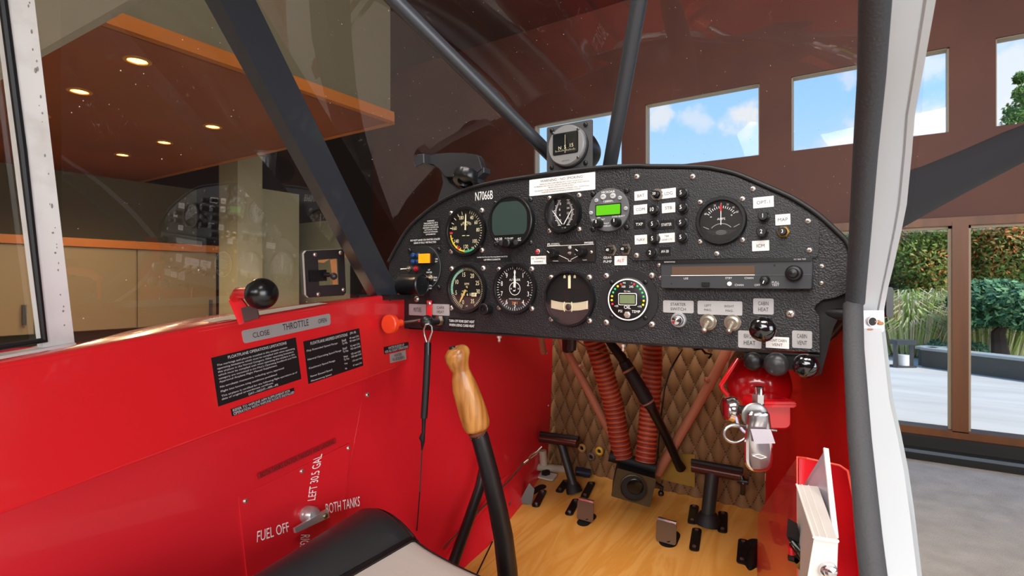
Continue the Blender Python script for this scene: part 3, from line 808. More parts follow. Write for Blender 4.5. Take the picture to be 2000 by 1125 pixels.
# --- grey padded door tube and white outer door frame at the right
PAD = mat('grey_padding', '3e3e42', .75, bump=(420, .7, .0008, 1))
ga = [aD(1712, -60, .315), aD(1702, 150, .385), aD(1690, 300, .44), aD(1680, 450, .50), aD(1672, 560, .55), aD(1670, 590, .56)]
t = thing('padded_door_tube', ga[-1], 'dark grey padded tube standing at the right door edge, bending below the panel', 'tube')
m = MB(); m.tube(ga, .0090, 0, 20); m.build('upper_tube', mat('dark_padding', '3b3d42', .75, bump=(420, .7, .0008, 1)), t)
gb = [aD(1666, 596, .56), aD(1667, 680, .535), aD(1678, 850, .47), aD(1696, 1040, .42), aD(1712, 1180, .39)]
m = MB(); m.tube(gb, .0092, 0, 20); m.build('lower_tube', PAD, t)
FRW = mat('white_door_frame', 'b6babf', .35, .1, coat=.3)
t = thing('door_frame', aD(1712, 620, .58), 'white painted metal door frame at the right with rusty hinge hole and chipped paint', 'door frame')
HX = Vector((CS, SN, 0))
m = MB()
up = [(cx_, y_, k_, w_ * k_ / F) for cx_, y_, k_, w_ in ((1788, -60, .345, 92), (1783, 0, .36, 90), (1763, 150, .41, 76), (1753, 225, .44, 68), (1748, 300, .47, 66), (1738, 400, .51, 66), (1731, 450, .53, 60), (1718, 525, .56, 52), (1712, 560, .575, 46), (1702, 604, .59, 50), (1701, 614, .59, 52))]
rows = []
for (px, py, k, w) in up:
    c = aD(px, py, k); rows.append([c - HX * w / 2 + Vector((0, .012, 0)), c - HX * w / 2, c + HX * w * .18, c + HX * w * .24 + Vector((0, .003, 0)), c + HX * w * .30, c + HX * w / 2, c + HX * w / 2 + Vector((0, .012, 0))])
m.grid(rows); m.build('upper_channel', FRW, t)
lo = [(cx_, y_, k_, w_ * k_ / F) for cx_, y_, k_, w_ in ((1701, 618, .585, 54), (1701, 640, .58, 56), (1706, 700, .56, 60), (1715, 780, .535, 60), (1730, 850, .505, 62), (1741, 925, .48, 70), (1750, 1000, .455, 74), (1765, 1125, .425, 74), (1773, 1200, .41, 74))]
m = MB(); rows = []
for (px, py, k, w) in lo:
    c = aD(px, py, k); wob = .0008 * math.sin(py * .13); rows.append([c - HX * w / 2 + Vector((0, .012, 0)), c - HX * (w / 2 + wob), c + HX * 0, c + HX * w * .36, c + HX * w * .38 + Vector((0, .003, 0)), c + HX * w / 2 + Vector((0, .012, 0))])
m.grid(rows); m.build('lower_channel', FRW, t)
m = MB(); c = aD(1703, 628, .578); M_ = frame(c, HX, (-SN * -1, -CS, 0)); m.rbox((0, 0, -.003), (.029, .024, .003), .003, M_, 0, 3)
m.lathe([(.0052, .0), (.0052, .0012), (.0045, .0012), (.0045, -.002)], M_, 0, 16); m.disk(.0044, .0004, M_, 1, 16)
m.build('hinge_tab', [FRW, BLKM], t)
m = MB()
for (u, v, w, h) in ((.006, .0, .007, .004), (.010, -.002, .006, .004), (-.002, -.0085, .007, .002)): m.sphere((u, v, .0001), 1, 0, 12, 6, M_, (w / 2, h / 2, .0006))
m.build('rust_stain', mat('rust', 'a5714a', .8), t)
m = MB()
for (px, py, w, h) in ((1712, 682, .006, .0032), (1704, 688, .004, .003), (1683, 678, .0015, .006), (1684, 690, .0016, .003), (1727, 700, .0012, .006)):
    M2 = frame(aD(px, py, .568), HX, (SN, -CS, 0)); m.sphere((0, 0, 0), 1, 0, 10, 6, M2, (w / 2, h / 2, .0006))
m.build('paint_chip', mat('primer', 'ddd0c0', .8), t)
# dark hinge bracket beside the frame
m = MB(); m.rbox((0, 0, 0), (.008, .034, .01), .003, frame(aD(1732, 590, .60), HX, (SN, -CS, 0)), 0, 4)
m.build('hinge_arm', BLK, t)
# wing strut outside at the right
STR = mat('charcoal_strut', '1d1c20', .62)
m = MB(); rows = []
for (x, yt, yb, k) in ((1700, 362, 482, 1.02), (1757, 338, 448, 1.08), (1800, 325, 424, 1.15), (1880, 293, 380, 1.3), (1960, 258, 338, 1.45), (2040, 228, 296, 1.6), (2200, 165, 240, 2.0)):
    a, b = aD(x, yt, k), aD(x, yb, k); c = (a + b) / 2; r = []
    for q in range(17):
        an = 2 * PI * q / 16; r.append(c + (a - b) * .5 * math.cos(an) + Vector((-SN, CS, 0)) * (.022 * math.sin(an)))
    rows.append(r)
m.grid(rows); m.build('wing_strut', STR, label='dark charcoal streamlined strut crossing outside at the right edge', cat='strut')

# left wing underside seen through the side window
m = MB(); WU = mat('wing_white_dimmed', '8c8f84', .5)  # white wing paint, with the dim light put into its colour as grey
a = aZ(252, 0, EYE.z * 0 + .35 + 0); a = EYE + D(252, 0) * (.35 / D(252, 0).z); b = EYE + D(55, 112) * (.35 / D(55, 112).z)
d_ = (b - a).normalized(); s0 = a - d_ * .5; s1 = a + d_ * 3.0; back = Vector((0, -1.5, 0))
prof = [(0, 0), (-.03, .02), (-.0, .05), (.15, .13), (.6, .17), (1.5, .09), (1.5, .06), (.3, -.0)]
for p0 in (0,):
    rows = [[s + Vector((0, -c, h)) for (c, h) in prof + [prof[0]]] for s in (s0, s1)]
    m.grid(rows, 0, True); m.add(rows[0][:-1], [tuple(range(8))]); m.add(rows[1][:-1], [tuple(range(8))])
m.build('left_wing', WU, label='white left wing, greyed as in dim light, above the side window, upper left corner', cat='wing')

# ================================================================ THE SEAT
SG = mat('seat_grey_leather', 'b9aea8', .5, bump=(300, .25, .0006)); SB = mat('seat_black_leather', '26272a', .34, bump=(60, .25, .002, 4))
def sh(x, y):
    xo = -.600 + (.5 - y) * .26                      # outer edge runs inboard towards the rear
    u = (x - xo) / (-.478 - xo)
    if x < xo: return None
    if u < 1: z = -.338 + .030 * math.sin(PI * min(1, max(0, u)) ** .8) ** .8 + .012 * u
    else:
        v = (x + .478) / (.26); z = -.326 - .016 * math.sin(PI * min(v, 1)) ** .6
    return z
def seat_rows(xf, n0, ys=(-.05, .05, .15, .22, .28, .34, .40, .44, .47, .488)):
    rows = []
    for y in ys:
        r = []
        for i in range(n0 + 1): x = xf(i / n0, y); r.append(Vector((x, y, EYE.z + (sh(x, y) or -.34))))
        rows.append(r)
    last = rows[-1]
    for (dy, dz_) in ((.006, -.002), (.011, -.007), (.014, -.015), (.014, -.05), (.010, -.12)): rows.append([p + Vector((0, dy, dz_)) for p in last])
    return rows
t = thing('pilot_seat', (-.35, .2, EYE.z - .36), 'front seat cushion of grey leather with black leather bolsters and red stitching', 'seat')
XO = lambda y: -.600 + (.5 - y) * .26
m = MB(); rows = seat_rows(lambda u, y: XO(y) + 1e-4 + (-.480 - XO(y)) * u, 14)
rows = [[r[0] + Vector((-.006, 0, -.14)), r[0] + Vector((-.008, 0, -.05)), r[0] + Vector((-.006, 0, -.015))] + r for r in rows]; m.grid(rows); m.build('bolster', SB, t)
m = MB(); m.grid(seat_rows(lambda u, y: -.474 + .25 * u, 16)); m.build('cushion_centre', SG, t)
m = MB(); m.grid([[Vector((-.70 - p.x, p.y, p.z)) for p in r] for r in seat_rows(lambda u, y: XO(y) + 1e-4 + (-.480 - XO(y)) * u, 14)]); m.build('bolster', SB, t)
pr = [r[-1] for r in seat_rows(lambda u, y: -.6 + (.6 - .477) * u, 2)]
m = MB(); m.tube([p + Vector((.0, 0, .001)) for p in pr], .0035, 0, 8); m.build('piping', BLK, t)
m = MB()
for i in range(len(pr) - 1):
    a, b = pr[i], pr[i + 1]; n_ = max(1, int((b - a).length / .006))
    for k in range(n_):
        q = a.lerp(b, (k + .2) / n_); q2 = a.lerp(b, (k + .75) / n_); o_ = Vector((-.009, 0, .0035 if i < 9 else .001)); o_.y = .002 if i >= 9 else 0; m.tube([q + o_, q2 + o_], .0006, 0, 5)
m.build('stitching', mat('red_thread', 'b02030', .6), t)
# curled welt along the front top edge
fr = [r[9] for r in [list(x) for x in []]] if False else None
w1 = seat_rows(lambda u, y: XO(y) + 1e-4 + (-.474 - XO(y)) * u, 14)[11]; w2 = seat_rows(lambda u, y: -.474 + .25 * u, 16)[11]
m = MB(); m.tube(w1 + w2[1:], .003, 0, 8); m.build('piping', BLK, t)
# seat base so that it stands on the floor
m = MB(); m.box((-.35, .2, EYE.z - .50), (.44, .5, .14)); m.build('seat_base', BLKM, t)
# ================================================================ INSTRUMENT PANEL
arc_px = [(760, 511), (774, 485), (796, 449), (820, 425), (856, 397), (892, 378), (928, 365), (976, 354), (1031, 345.6), (1096, 336), (1168, 328), (1240, 324), (1272, 325), (1368, 326), (1404, 331), (1440, 340), (1488, 360), (1536, 381), (1560, 394), (1596, 418), (1632, 450), (1657, 478), (1664, 520), (1656, 560)]
low_px = [(1651, 572), (1631, 581), (1607, 585), (1593, 596), (1590, 604), (1600, 617), (1601, 688), (1420, 680), (1220, 667), (1076, 658), (980, 650), (798, 642), (758, 640)]
P0 = Vector((0, PY, 0))


def L2(px, py): p = P(px, py); return (p.x, p.z)


def smooth2(pts, n=4):
    out = []
    for i in range(len(pts) - 1):
        p0 = pts[max(i - 1, 0)]; p1 = pts[i]; p2 = pts[i + 1]; p3 = pts[min(i + 2, len(pts) - 1)]
        for k in range(n):
            t_ = k / n
            out.append(tuple(.5 * ((2 * p1[d]) + (-p0[d] + p2[d]) * t_ + (2 * p0[d] - 5 * p1[d] + 4 * p2[d] - p3[d]) * t_ ** 2 + (-p0[d] + 3 * p1[d] - 3 * p2[d] + p3[d]) * t_ ** 3) for d in (0, 1)))
    out.append(pts[-1]); return out


PF = frame((0, PY, 0), (1, 0, 0), (0, -1, 0))        # local (x, z world, out)
arc2 = smooth2([L2(*q) for q in arc_px]); out2 = arc2 + [L2(*q) for q in low_px]
t = PANEL = thing('instrument_panel', P(1200, 640), 'black crackle-painted instrument panel with curved top across the cockpit', 'instrument panel')
m = MB(); m.prism(list(reversed(out2)), -.003, 0, PF); m.build('panel_face', CRK, t)
m = MB(); m.tube([PF @ Vector((x, z, .001)) for x, z in arc2[:-6]], .0030, 0, 10); m.build('edge_trim', RUB, t)
m = MB(); a, b = L2(798, 643), L2(1601, 689); m.box(((a[0] + b[0]) / 2, (a[1] + b[1]) / 2 - .001, -.008), (b[0] - a[0], .002, .016), PF)
m.build('bottom_flange', BLK, t)
m = MB(); gp = [aY(*q, PY + .012) for q in ((1580, 560), (1662, 560), (1646, 606), (1628, 640), (1604, 730), (1580, 740))]; m.add(gp, [tuple(range(6))]); m.add([p + Vector((0, .002, 0)) for p in gp], [tuple(range(5, -1, -1))]); m.build('side_gusset', BLKM, t)
# raised breaker sub panel
sub_px = [(1234, 331), (1300, 331), (1368, 333), (1404, 338), (1440, 347), (1488, 368), (1530, 388), (1560, 405), (1590, 425), (1601, 440), (1600, 470), (1598, 497), (1594, 503), (1420, 505), (1240, 509), (1235, 506), (1234, 420)]
m = MB(); m.prism(list(reversed([L2(*q) for q in sub_px])), .0002, .0030, PF, 0); m.build('breaker_plate', CRK2, t)
SUB = .0030
for (px, py, o) in ((1244, 345, SUB), (1353, 345, SUB), (1470.5, 369, SUB), (1578, 432, SUB), (1581, 489, SUB), (1400, 495.7, SUB), (1243.7, 499, SUB), (1287, 518, 0), (1291, 543, 0), (1605, 520, 0), (1604.4, 553, 0)):
    r = 5.4 * pz(px) * (1 if o else .8); screw(PM(px, py, o), r, t)
for (px, py, r) in ((1544, 613, 8), (814, 584, 6)): screw(PM(px, py, 0), r * pz(px), t, mat_=SCR)
for (px, py) in ((975, 656), (1217, 672)):
    M_ = frame(P(px, py, -.006), (1, 0, 0), (0, 0, -1)); m = MB(); m.lathe([(.004, 0), (.004, .0035), (.002, .0035), (.002, .008), (.0026, .0085), (.0, .011)], M_, 0, 8); m.build('stud_nut', SCR, t)
# printed on the panel itself
m = MB(); m.text('N7066B', 0, 0, 17 * pz(945), .0004, PM(945.5, 382, 0), 0, w=.035); m.build('registration_number', WHT, t); m = MB(); m.text('GEAR', 0, .0028, .0034, .0004, PM(1187, 507)); m.text('PUMP', 0, -.0028, .0034, .0004, PM(1187, 507))
m.build('lettering', WHT, t)


def rad(px, r): return r * pz(px)


def corner_screws(t, px, py, d, off=0.0, r=5.2, m_=None):
    c = P(px, py); R = rad(px, d)
    for sx in (-1, 1):
        for sy in (-1, 1): screw(frame(c + Vector((sx * R, -off, sy * R)), (1, 0, 0), (0, -1, 0)), rad(px, r), t, m_)


def bezel(t, px, py, R, mats=BLK, depth=.006, inner=.86):
    M_ = PM(px, py); m = MB()
    m.lathe([(R, 0), (R, depth * .7), (R * .985, depth), (R * (inner + .02), depth), (R * inner, depth * .8), (R * inner, .0008)], M_, 0, 48, True, False)
    return m.build('bezel', mats, t)


def gglass(t, px, py, R, z=.0048):
    m = MB(); m.disk(R, z, PM(px, py), 0, 40); m.build('glass', GLS, t)


def ticks(m, M_, R, l, w, a0, a1, n, mi, z=.0014):
    for i in range(n + 1):
        a = math.radians(a0 + (a1 - a0) * i / n); s_, c_ = math.sin(a), math.cos(a); m.bar((s_ * R, c_ * R), (s_ * (R - l), c_ * (R - l)), w, z, M_, mi)


def needle(t, px, py, a, l, tail, w, mats, z=.0030, name='needle', hub=.0022, c=(0, 0)):
    M_ = PM(px, py) @ Matrix.Translation((c[0], c[1], 0)) @ Matrix.Rotation(-math.radians(a), 4, 'Z'); m = MB()
    m.prism([(-w / 2, -tail), (w / 2, -tail), (w / 2, l * .55), (w * .35, l * .9), (0, l), (-w * .35, l * .9), (-w / 2, l * .55)], z, z + .0003, M_, 0)
    m.build(name, mats, t)
    m = MB(); m.cyl(hub, .0012, z + .0008, PM(px, py) @ Matrix.Translation((c[0], c[1], 0)), 0, 16); m.build('hub', BLK, t)


def num(m, M_, s_, R, a, h, mi, z=.0015, sx=.8, mid=None):
    a = math.radians(a); m.text(s_, R * math.sin(a), R * math.cos(a), h, z, M_, mi, None, 0, sx)


INK = [DIAL, CRM, WHT, YEL, REDI, GRN]
# airspeed
px, py = 911, 452; R = rad(px, 49); t = thing('airspeed_indicator', P(px, py), 'round airspeed dial with yellow and green arcs, top left of the panel', 'gauge'); M_ = PM(px, py)
bezel(t, px, py, R); r = R * .86; m = MB(); m.disk(r, .0010, M_, 0, 48)
for (s_, a) in (('40', 29), ('60', 57), ('80', 87), ('100', 132), ('120', 180), ('140', 232), ('160', 285), ('180', 338)): num(m, M_, s_, r * .70, a, r * .17, 1)
ticks(m, M_, r * .97, r * .13, r * .025, 15, 150, 18, 1); ticks(m, M_, r * .97, r * .16, r * .03, 155, 345, 12, 1)
m.arc(r * .88, r * .95, 205, 262, .0016, M_, 3); m.arc(r * .88, r * .97, 150, 185, .0016, M_, 5); m.arc(r * .88, r * .95, 185, 205, .0016, M_, 3)
for a in (210, 268): m.arc(r * .78, r * .97, a - 2.5, a + 2.5, .0017, M_, 4, 4)
for i, ch in enumerate('AIRSPEED'):
    a = math.radians(-38 + 76 * i / 7); m.text(ch, r * .42 * math.sin(a), r * .42 * math.cos(a), r * .10, .0015, M_, 1, None, -a)
m.text('MPH', 0, r * .30, r * .07, .0015, M_, 1); m.bar((-r * .22, -r * .19), (-r * .04, -r * .19), r * .03, .0015, M_, 1); m.bar((r * .04, -r * .20), (r * .20, -r * .20), r * .03, .0015, M_, 1)
m.build('dial', INK, t); needle(t, px, py, 2, r * .82, r * .0, r * .075, CRM); gglass(t, px, py, r); corner_screws(t, px, py, 38)

# tachometer
px, py = 912.8, 563.6; R = rad(px, 48); t = thing('tachometer', P(px, py), 'round engine speed dial marked 5 to 35 with cream needle, lower left of the panel', 'gauge'); M_ = PM(px, py)
bezel(t, px, py, R); r = R * .86; m = MB(); m.disk(r, .0010, M_, 0, 48)
for (s_, a) in (('0', 199), ('5', 253), ('10', 298), ('15', 345), ('20', 28), ('25', 67), ('30', 101), ('35', 150)): num(m, M_, s_, r * .68, a, r * .20, 1)
m.arc(r * .86, r * .97, 253, 345, .0014, M_, 5, 40); ticks(m, M_, r * .98, r * .16, r * .02, 199, 253, 10, 1); ticks(m, M_, r * .98, r * .14, r * .02, 253, 345, 20, 2, .0017); ticks(m, M_, r * .98, r * .12, r * .018, 345, 510, 32, 1)
m.text('RPM', 0, r * .22, r * .10, .0015, M_, 1); m.text('100', 0, r * .10, r * .05, .0015, M_, 1); m.text('HOURS', -r * .12, -r * .12, r * .07, .0015, M_, 1); m.text('AC', 0, -r * .82, r * .07, .0015, M_, 1)
m.box((r * .08, -r * .28, .0012), (r * .95, r * .17, .0004), M_, 0)
for i, ch in enumerate('0165'): m.text(ch, -r * .30 + i * r * .17, -r * .28, r * .12, .0017, M_, 1)
m.box((r * .42, -r * .28, .0013), (r * .28, r * .17, .0006), M_, 1); m.text('69', r * .42, -r * .28, r * .12, .0019, M_, 0)
m.build('dial', INK, t); needle(t, px, py, 211, r * .80, r * .1, r * .10, mat('needle_gold', 'd8b86a', .5), c=(0, 0)); gglass(t, px, py, r); corner_screws(t, px, py, 39)

# altimeter
px, py = 1006.4, 563.8; R = rad(px, 50); t = thing('altimeter', P(px, py), 'round altimeter dial numbered 0 to 9 beside the tachometer', 'gauge'); M_ = PM(px, py)
bezel(t, px, py, R); r = R * .87; m = MB(); m.disk(r, .0010, M_, 0, 48)
for k in range(10): num(m, M_, str(k), r * .74, k * 36, r * .21, 2)
ticks(m, M_, r * .98, r * .10, r * .018, 0, 360, 50, 2); ticks(m, M_, r * .98, r * .14, r * .028, 0, 360, 10, 2, .0017)
m.arc(r * .27, r * .295, 0, 360, .0015, M_, 2, 40); m.text('ALTITUDE', 0, r * .40, r * .09, .0015, M_, 2); m.text('FEET', 0, r * .52, r * .05, .0015, M_, 2); m.text('10', r * .2, 0, r * .07, .0015, M_, 2); m.text('30', -r * .2, 0, r * .07, .0015, M_, 2)
m.text('PRESS IN MERCURY', 0, -r * .46, r * .05, .0015, M_, 2); m.box((0, -r * .64, .0012), (r * .42, r * .18, .0004), M_, 0); m.text('2991', 0, -r * .64, r * .12, .0018, M_, 6)
m.build('dial', INK + [mat('orange_digits', 'd88a3a', .5)], t); needle(t, px, py, 3, r * .82, r * .12, r * .07, WHT, .0032); needle(t, px, py, 4, r * .50, r * .1, r * .12, WHT, .0024, 'short_needle'); gglass(t, px, py, r); corner_screws(t, px, py, 38)
M2 = PM(957, 603, 0); m = MB(); q = rad(957, 11); m.lathe([(q * .6, 0), (q * .6, .006), (q, .0065), (q, .018), (q * .9, .019), (q * .62, .019), (q * .6, .0165), (q * .22, .0165), (q * .2, .019), (0, .019)], M2, 0, 24); m.build('setting_knob', BLK, t)

# turn coordinator with inclinometer
px, py = 1113.4, 583.3; R = rad(px, 54.5); t = thing('turn_and_slip_indicator', P(px, py), 'round turn and slip indicator with white needle and curved ball tube', 'gauge'); M_ = PM(px, py)
bezel(t, px, py, R, BLK, .007, .92); r = R * .92; m = MB(); m.disk(r, .0010, M_, 0, 48)
for sx in (-1, 0, 1): m.poly([(sx * r * .22 - r * .05, r * .80), (sx * r * .22 + r * .05, r * .80), (sx * r * .22 + r * .05, r * .88), (sx * r * .22, r * .93), (sx * r * .22 - r * .05, r * .88)], .0014, M_, 1)
m.build('dial', INK, t); m = MB(); m.prism([(-r * .055, r * .40), (r * .055, r * .40), (r * .055, r * .90), (-r * .055, r * .90)], .002, .0024, M_); m.build('turn_needle', CRM, t)
m = MB(); pts = []
for i in range(17):
    a = (i / 16 - .5) * 2; pts.append(M_ @ Vector((a * r * .80, -r * .22 - r * .10 * (1 - a * a), .0030)))
up_ = [((i / 16 - .5) * 1.6 * r, -r * .22 - r * .10 * (1 - ((i / 16 - .5) * 2) ** 2) + r * .16) for i in range(17)]
m.prism([(x, y - r * .32) for x, y in up_] + up_[::-1], .0022, .0046, M_, 0, .0012); m.build('slip_tube', mat('slip_tube_cream', 'c2b79c', .25, coat=.3), t)
m = MB(); m.sphere((0, -r * .32, .0055), r * .13, 0, 16, 10, M_, (1, 1, .4)); m.build('slip_ball', BLK, t)
m = MB()
for sx in (-1, 1): m.tube([M_ @ Vector((sx * r * .17 + sx * .0006 * math.cos(k), -r * .31 + r * .19 * (k / 3), .0062 + .001 * math.cos(k * .5))) for k in (-3, -1.5, 0, 1.5, 3)], .0006, 0, 6)
m.build('slip_marker_wires', CRM, t); gglass(t, px, py, r, .009); corner_screws(t, px, py, 41.5, r=5.5)

# flat electronic display
px, py = 1001.5, 434; R = rad(px, 51); t = thing('electronic_flight_display', P(px, py), 'black round electronic display with flat-bottomed dark green screen, top row', 'display'); M_ = PM(px, py)
m = MB(); m.lathe([(R, 0), (R, .0095), (R * .97, .0108), (R * .92, .0108), (R * .91, .0098)], M_, 0, 48, True, False); m.disk(R * .92, .0098, M_, 0, 40); m.build('bezel', BLK, t)
pts = []
for i in range(49):
    a = 2 * PI * i / 48; x = R * .84 * math.cos(a); y = R * .84 * math.sin(a)
    x = max(-R * .79, min(R * .79, x)); y = max(-R * .50, min(R * .76, y)); pts.append((x, y))
m = MB(); m.prism(pts[:-1], .0099, .0104, M_); m.build('screen', mat('lcd_dark', '2c3836', .12, emit=('39463f', .25)), t)
m = MB(); m.text('AV-30', -R * .50, -R * .64, R * .10, .0105, M_); m.text('PUSH-SET', R * .0, -R * .64, R * .065, .0105, M_); m.text('ALT', R * .46, -R * .66, R * .06, .0105, M_); m.text('BARO', R * .46, -R * .73, R * .045, .0105, M_); m.build('lettering', WHT, t)
m = MB(); m.lathe([(R * .17, .010), (R * .17, .019), (R * .13, .0205), (0, .0205)], M_ @ Matrix.Translation((0, -R * .82, 0)), 0, 24); m.build('setting_knob', BLK, t)
for sx in (-1, 1): m = MB(); m.lathe([(R * .10, .010), (R * .10, .0125), (0, .013)], M_ @ Matrix.Translation((sx * R * .33, -R * .80, 0)), 0, 18); m.build('button', DGR, t)
m = MB(); m.lathe([(R * .05, .010), (R * .05, .012), (0, .0125)], M_ @ Matrix.Translation((-R * .52, -R * .74, 0)), 0, 12); m.build('light_sensor', MGR, t)
corner_screws(t, px, py, 41, r=4.6, m_=mat('dark_screw', '4a4a4e', .35, .8))

# twin scale gauge
px, py = 1102, 417; R = rad(px, 38.6); t = thing('twin_scale_gauge', P(px, py), 'small round gauge with two white curved scales and crossing needles under the smoking placard', 'gauge'); M_ = PM(px, py)
bezel(t, px, py, R, BLK, .010, .84); r = R * .84; m = MB(); m.disk(r, .0010, M_, 0, 48)
for sx in (-1, 1):
    m.poly([(sx * r * .55, r * .75), (sx * r * .92, r * .30), (sx * r * .92, -r * .30), (sx * r * .55, -r * .75), (sx * r * .70, -r * .3), (sx * r * .70, r * .3)], .0012, M_, 6)
    for i in range(21):
        f = i / 20; y = -r * .70 + r * 1.5 * f; x = sx * r * (.14 + .36 * math.sin(PI * (f * .9 + .05))); l = r * (.13 if i % 4 else .2); m.bar((x, y), (x + sx * l, y), r * .03, .0016, M_, 2)
for i, s_ in enumerate(('2', '4', '6', '8')): m.text(s_, -r * .22 - r * .06 * math.sin(i), -r * .42 + i * r * .34, r * .15, .0016, M_, 2)
for i, s_ in enumerate(('10', '12', '14', '16')): m.text(s_, r * .30, -r * .30 + i * r * .30, r * .13, .0016, M_, 2)
m.text('X 100', 0, -r * .86, r * .08, .0016, M_, 2); m.build('dial', INK + [DGR], t)
needle(t, px, py, -38, r * 1.25, 0, r * .05, WHT, .003, c=(0, -r * .74)); needle(t, px, py, 32, r * 1.1, 0, r * .05, WHT, .0034, c=(0, -r * .74), name='right_needle'); gglass(t, px, py, r, .008); corner_screws(t, px, py, 32.5, r=5)

# grey transponder with green LCD
px, py = 1190.5, 410.6; R = rad(px, 42); t = thing('round_transponder', P(px, py), 'grey round transponder with bright green screen and two knobs', 'instrument'); M_ = PM(px, py)
m = MB(); m.lathe([(R, 0), (R, .0035), (R * .97, .0045), (0, .0045)], M_, 0, 48); m.build('faceplate', mat('transponder_grey', '58595d', .5), t)
m = MB(); m.rbox((0, R * .0, .0047), (R * 1.28, R * .56, .0008), .001, M_, 0); m.build('screen_frame', BLK, t)
m = MB(); m.rbox((0, 0, .0052), (R * 1.18, R * .46, .0008), .001, M_); m.build('screen', mat('lcd_green', '52a814', .3, emit=('5fc211', .22)), t)
m = MB(); m.text('MICROAIR', 0, R * .83, R * .10, .0047, M_); m.text('T2000SFL', 0, R * .40, R * .09, .0047, M_)
for (s_, x, y) in (('STBY', -.72, -.42), ('ON', -.48, -.33), ('ALT', -.26, -.42), ('FAULT', -.1, -.62), ('DISPLAY', -.05, -.74), ('CODE SELECT', .50, -.33)): m.text(s_, R * x, R * y, R * .07, .0047, M_)
m.build('lettering', WHT, t)
for (x, y, r_) in ((-.24, .62, .135), (.24, .62, .135), (-.58, .48, .09), (.58, .50, .09), (-.86, -.08, .09), (.86, .0, .09)):
    m = MB(); m.lathe([(R * r_, .004), (R * r_, .006), (R * r_ * .8, .0068), (0, .0068)], M_ @ Matrix.Translation((R * x, R * y, 0)), 0, 18); m.text('o' if r_ < .1 else 'IDENT', 0, 0, R * .05, .0070, M_ @ Matrix.Translation((R * x, R * y, 0)), 1, w=R * r_ * 1.2); m.build('button', [mat('button_grey', 'b9bbbe', .4), KINK], t)
for sx in (-1, 1):
    T_ = M_ @ Matrix.Translation((sx * R * .44 , -R * .62, 0)); m = MB(); m.lathe([(R * .22, .004), (R * .20, .014), (R * .17, .016), (0, .016)], T_, 0, 24); m.bar((0, 0), (0, R * .15), R * .04, .0163, T_, 1); m.build('knob', [BLK, WHT], t)
corner_screws(t, px, py, 35, r=5.6, m_=BLK)

# ammeter
px, py = 1409, 431.6; R = rad(px, 47); t = thing('ammeter', P(px, py), 'round black ammeter with red-tipped vertical needle on the right of the panel', 'gauge')
M_ = PM(px, py, SUB); m = MB(); m.lathe([(R, 0), (R, .005), (R * .96, .007), (R * .86, .007), (R * .84, .005), (R * .84, .001)], M_, 0, 48, True, False); m.build('bezel', BLK, t)
r = R * .84; m = MB(); m.disk(r, .0012, M_, 0, 48)
for i, a in enumerate((-56, -48, -40, -32, -24, -16, -8, 8, 16, 24, 32, 40, 48, 56)): m.bar((r * .80 * math.sin(math.radians(a)), r * .80 * math.cos(math.radians(a)) - r * .06), (r * .68 * math.sin(math.radians(a)), r * .68 * math.cos(math.radians(a)) - r * .06), r * .03, .0016, M_, 2)
for (s_, a) in (('60', -62), ('40', -42), ('20', -21), ('0', 0), ('20', 21), ('40', 42), ('60', 62)): num(m, M_, s_, r * .84, a, r * .10, 2)
m.text('-', -r * .48, r * .22, r * .03, .0016, M_, 2); m.text('+', r * .48, r * .25, r * .09, .0016, M_, 2); m.text('AMPS', 0, r * .10, r * .11, .0016, M_, 2)
m.arc(r * .60, r * .63, -48, 48, .0016, M_, 6, 20, (0, -r * .75)); m.bar((-r * .85, -r * .25), (-r * .58, -r * .38), r * .03, .0016, M_, 6); m.bar((r * .85, -r * .2), (r * .58, -r * .34), r * .03, .0016, M_, 6)
for k in range(4): m.bar((-r * (.72 - .1 * k), -r * (.48 + .06 * k)), (r * (.72 - .1 * k), -r * (.48 + .06 * k)), r * .012, .0016, M_, 7)
m.add([(r * .26 * math.cos(a), -r * .57 + r * .13 * math.sin(a), .0018) for a in [2 * PI * i / 24 for i in range(24)]], [tuple(range(24))], 7, False, M_)
m.build('dial', INK + [mat('grey_ink', '9a9a98', .5), mat('faint_ink', '4a4b4d', .5)], t)
m = MB(); m.bar((0, -r * .2), (0, r * .50), r * .035, .0030, M_, 0); m.prism([(-r * .035, r * .48), (r * .035, r * .48), (r * .035, r * .80), (-r * .035, r * .80)], .003, .0034, M_, 1); m.build('needle', [WHT, REDI], t)
m = MB(); m.disk(r, .0050, M_, 0, 40); m.build('glass', GLS, t)
corner_screws(t, px, py, 39, SUB, r=5.2)

# oil pressure and temperature gauge
px, py = 1228, 585; R = rad(px, 59); t = thing('oil_gauge', P(px, py), 'digital oil pressure and temperature gauge ringed by coloured lights, centre of the lower row', 'gauge'); M_ = PM(px, py)
m = MB(); m.lathe([(R, 0), (R, .0018), (0, .0018)], M_, 0, 56); m.build('adapter_plate', mat('adapter_black', '17181a', .5), t)
M_ = M_ @ Matrix.Translation((0, .0, 0)); r = rad(px, 40.7)
m = MB(); m.lathe([(r * 1.06, .0018), (r * 1.06, .0035), (r * 1.0, .0045), (0, .0045)], M_, 0, 48); m.arc(r * .94, r * 1.0, 0, 360, .0048, M_, 1, 56); m.build('bezel', [BLK, WHT], t)
m = MB(); m.rbox((0, r * .02, .0047), (r * .92, r * .58, .0006), .002, M_, 1); m.rbox((0, r * .02, .0050), (r * .86, r * .52, .0006), .0018, M_, 0); m.build('screen_frame', [BLK, WHT], t)
m = MB(); m.rbox((0, r * .02, .0054), (r * .76, r * .42, .0006), .001, M_); m.build('screen', mat('lcd_grey', '6f7d5a', .3), t)
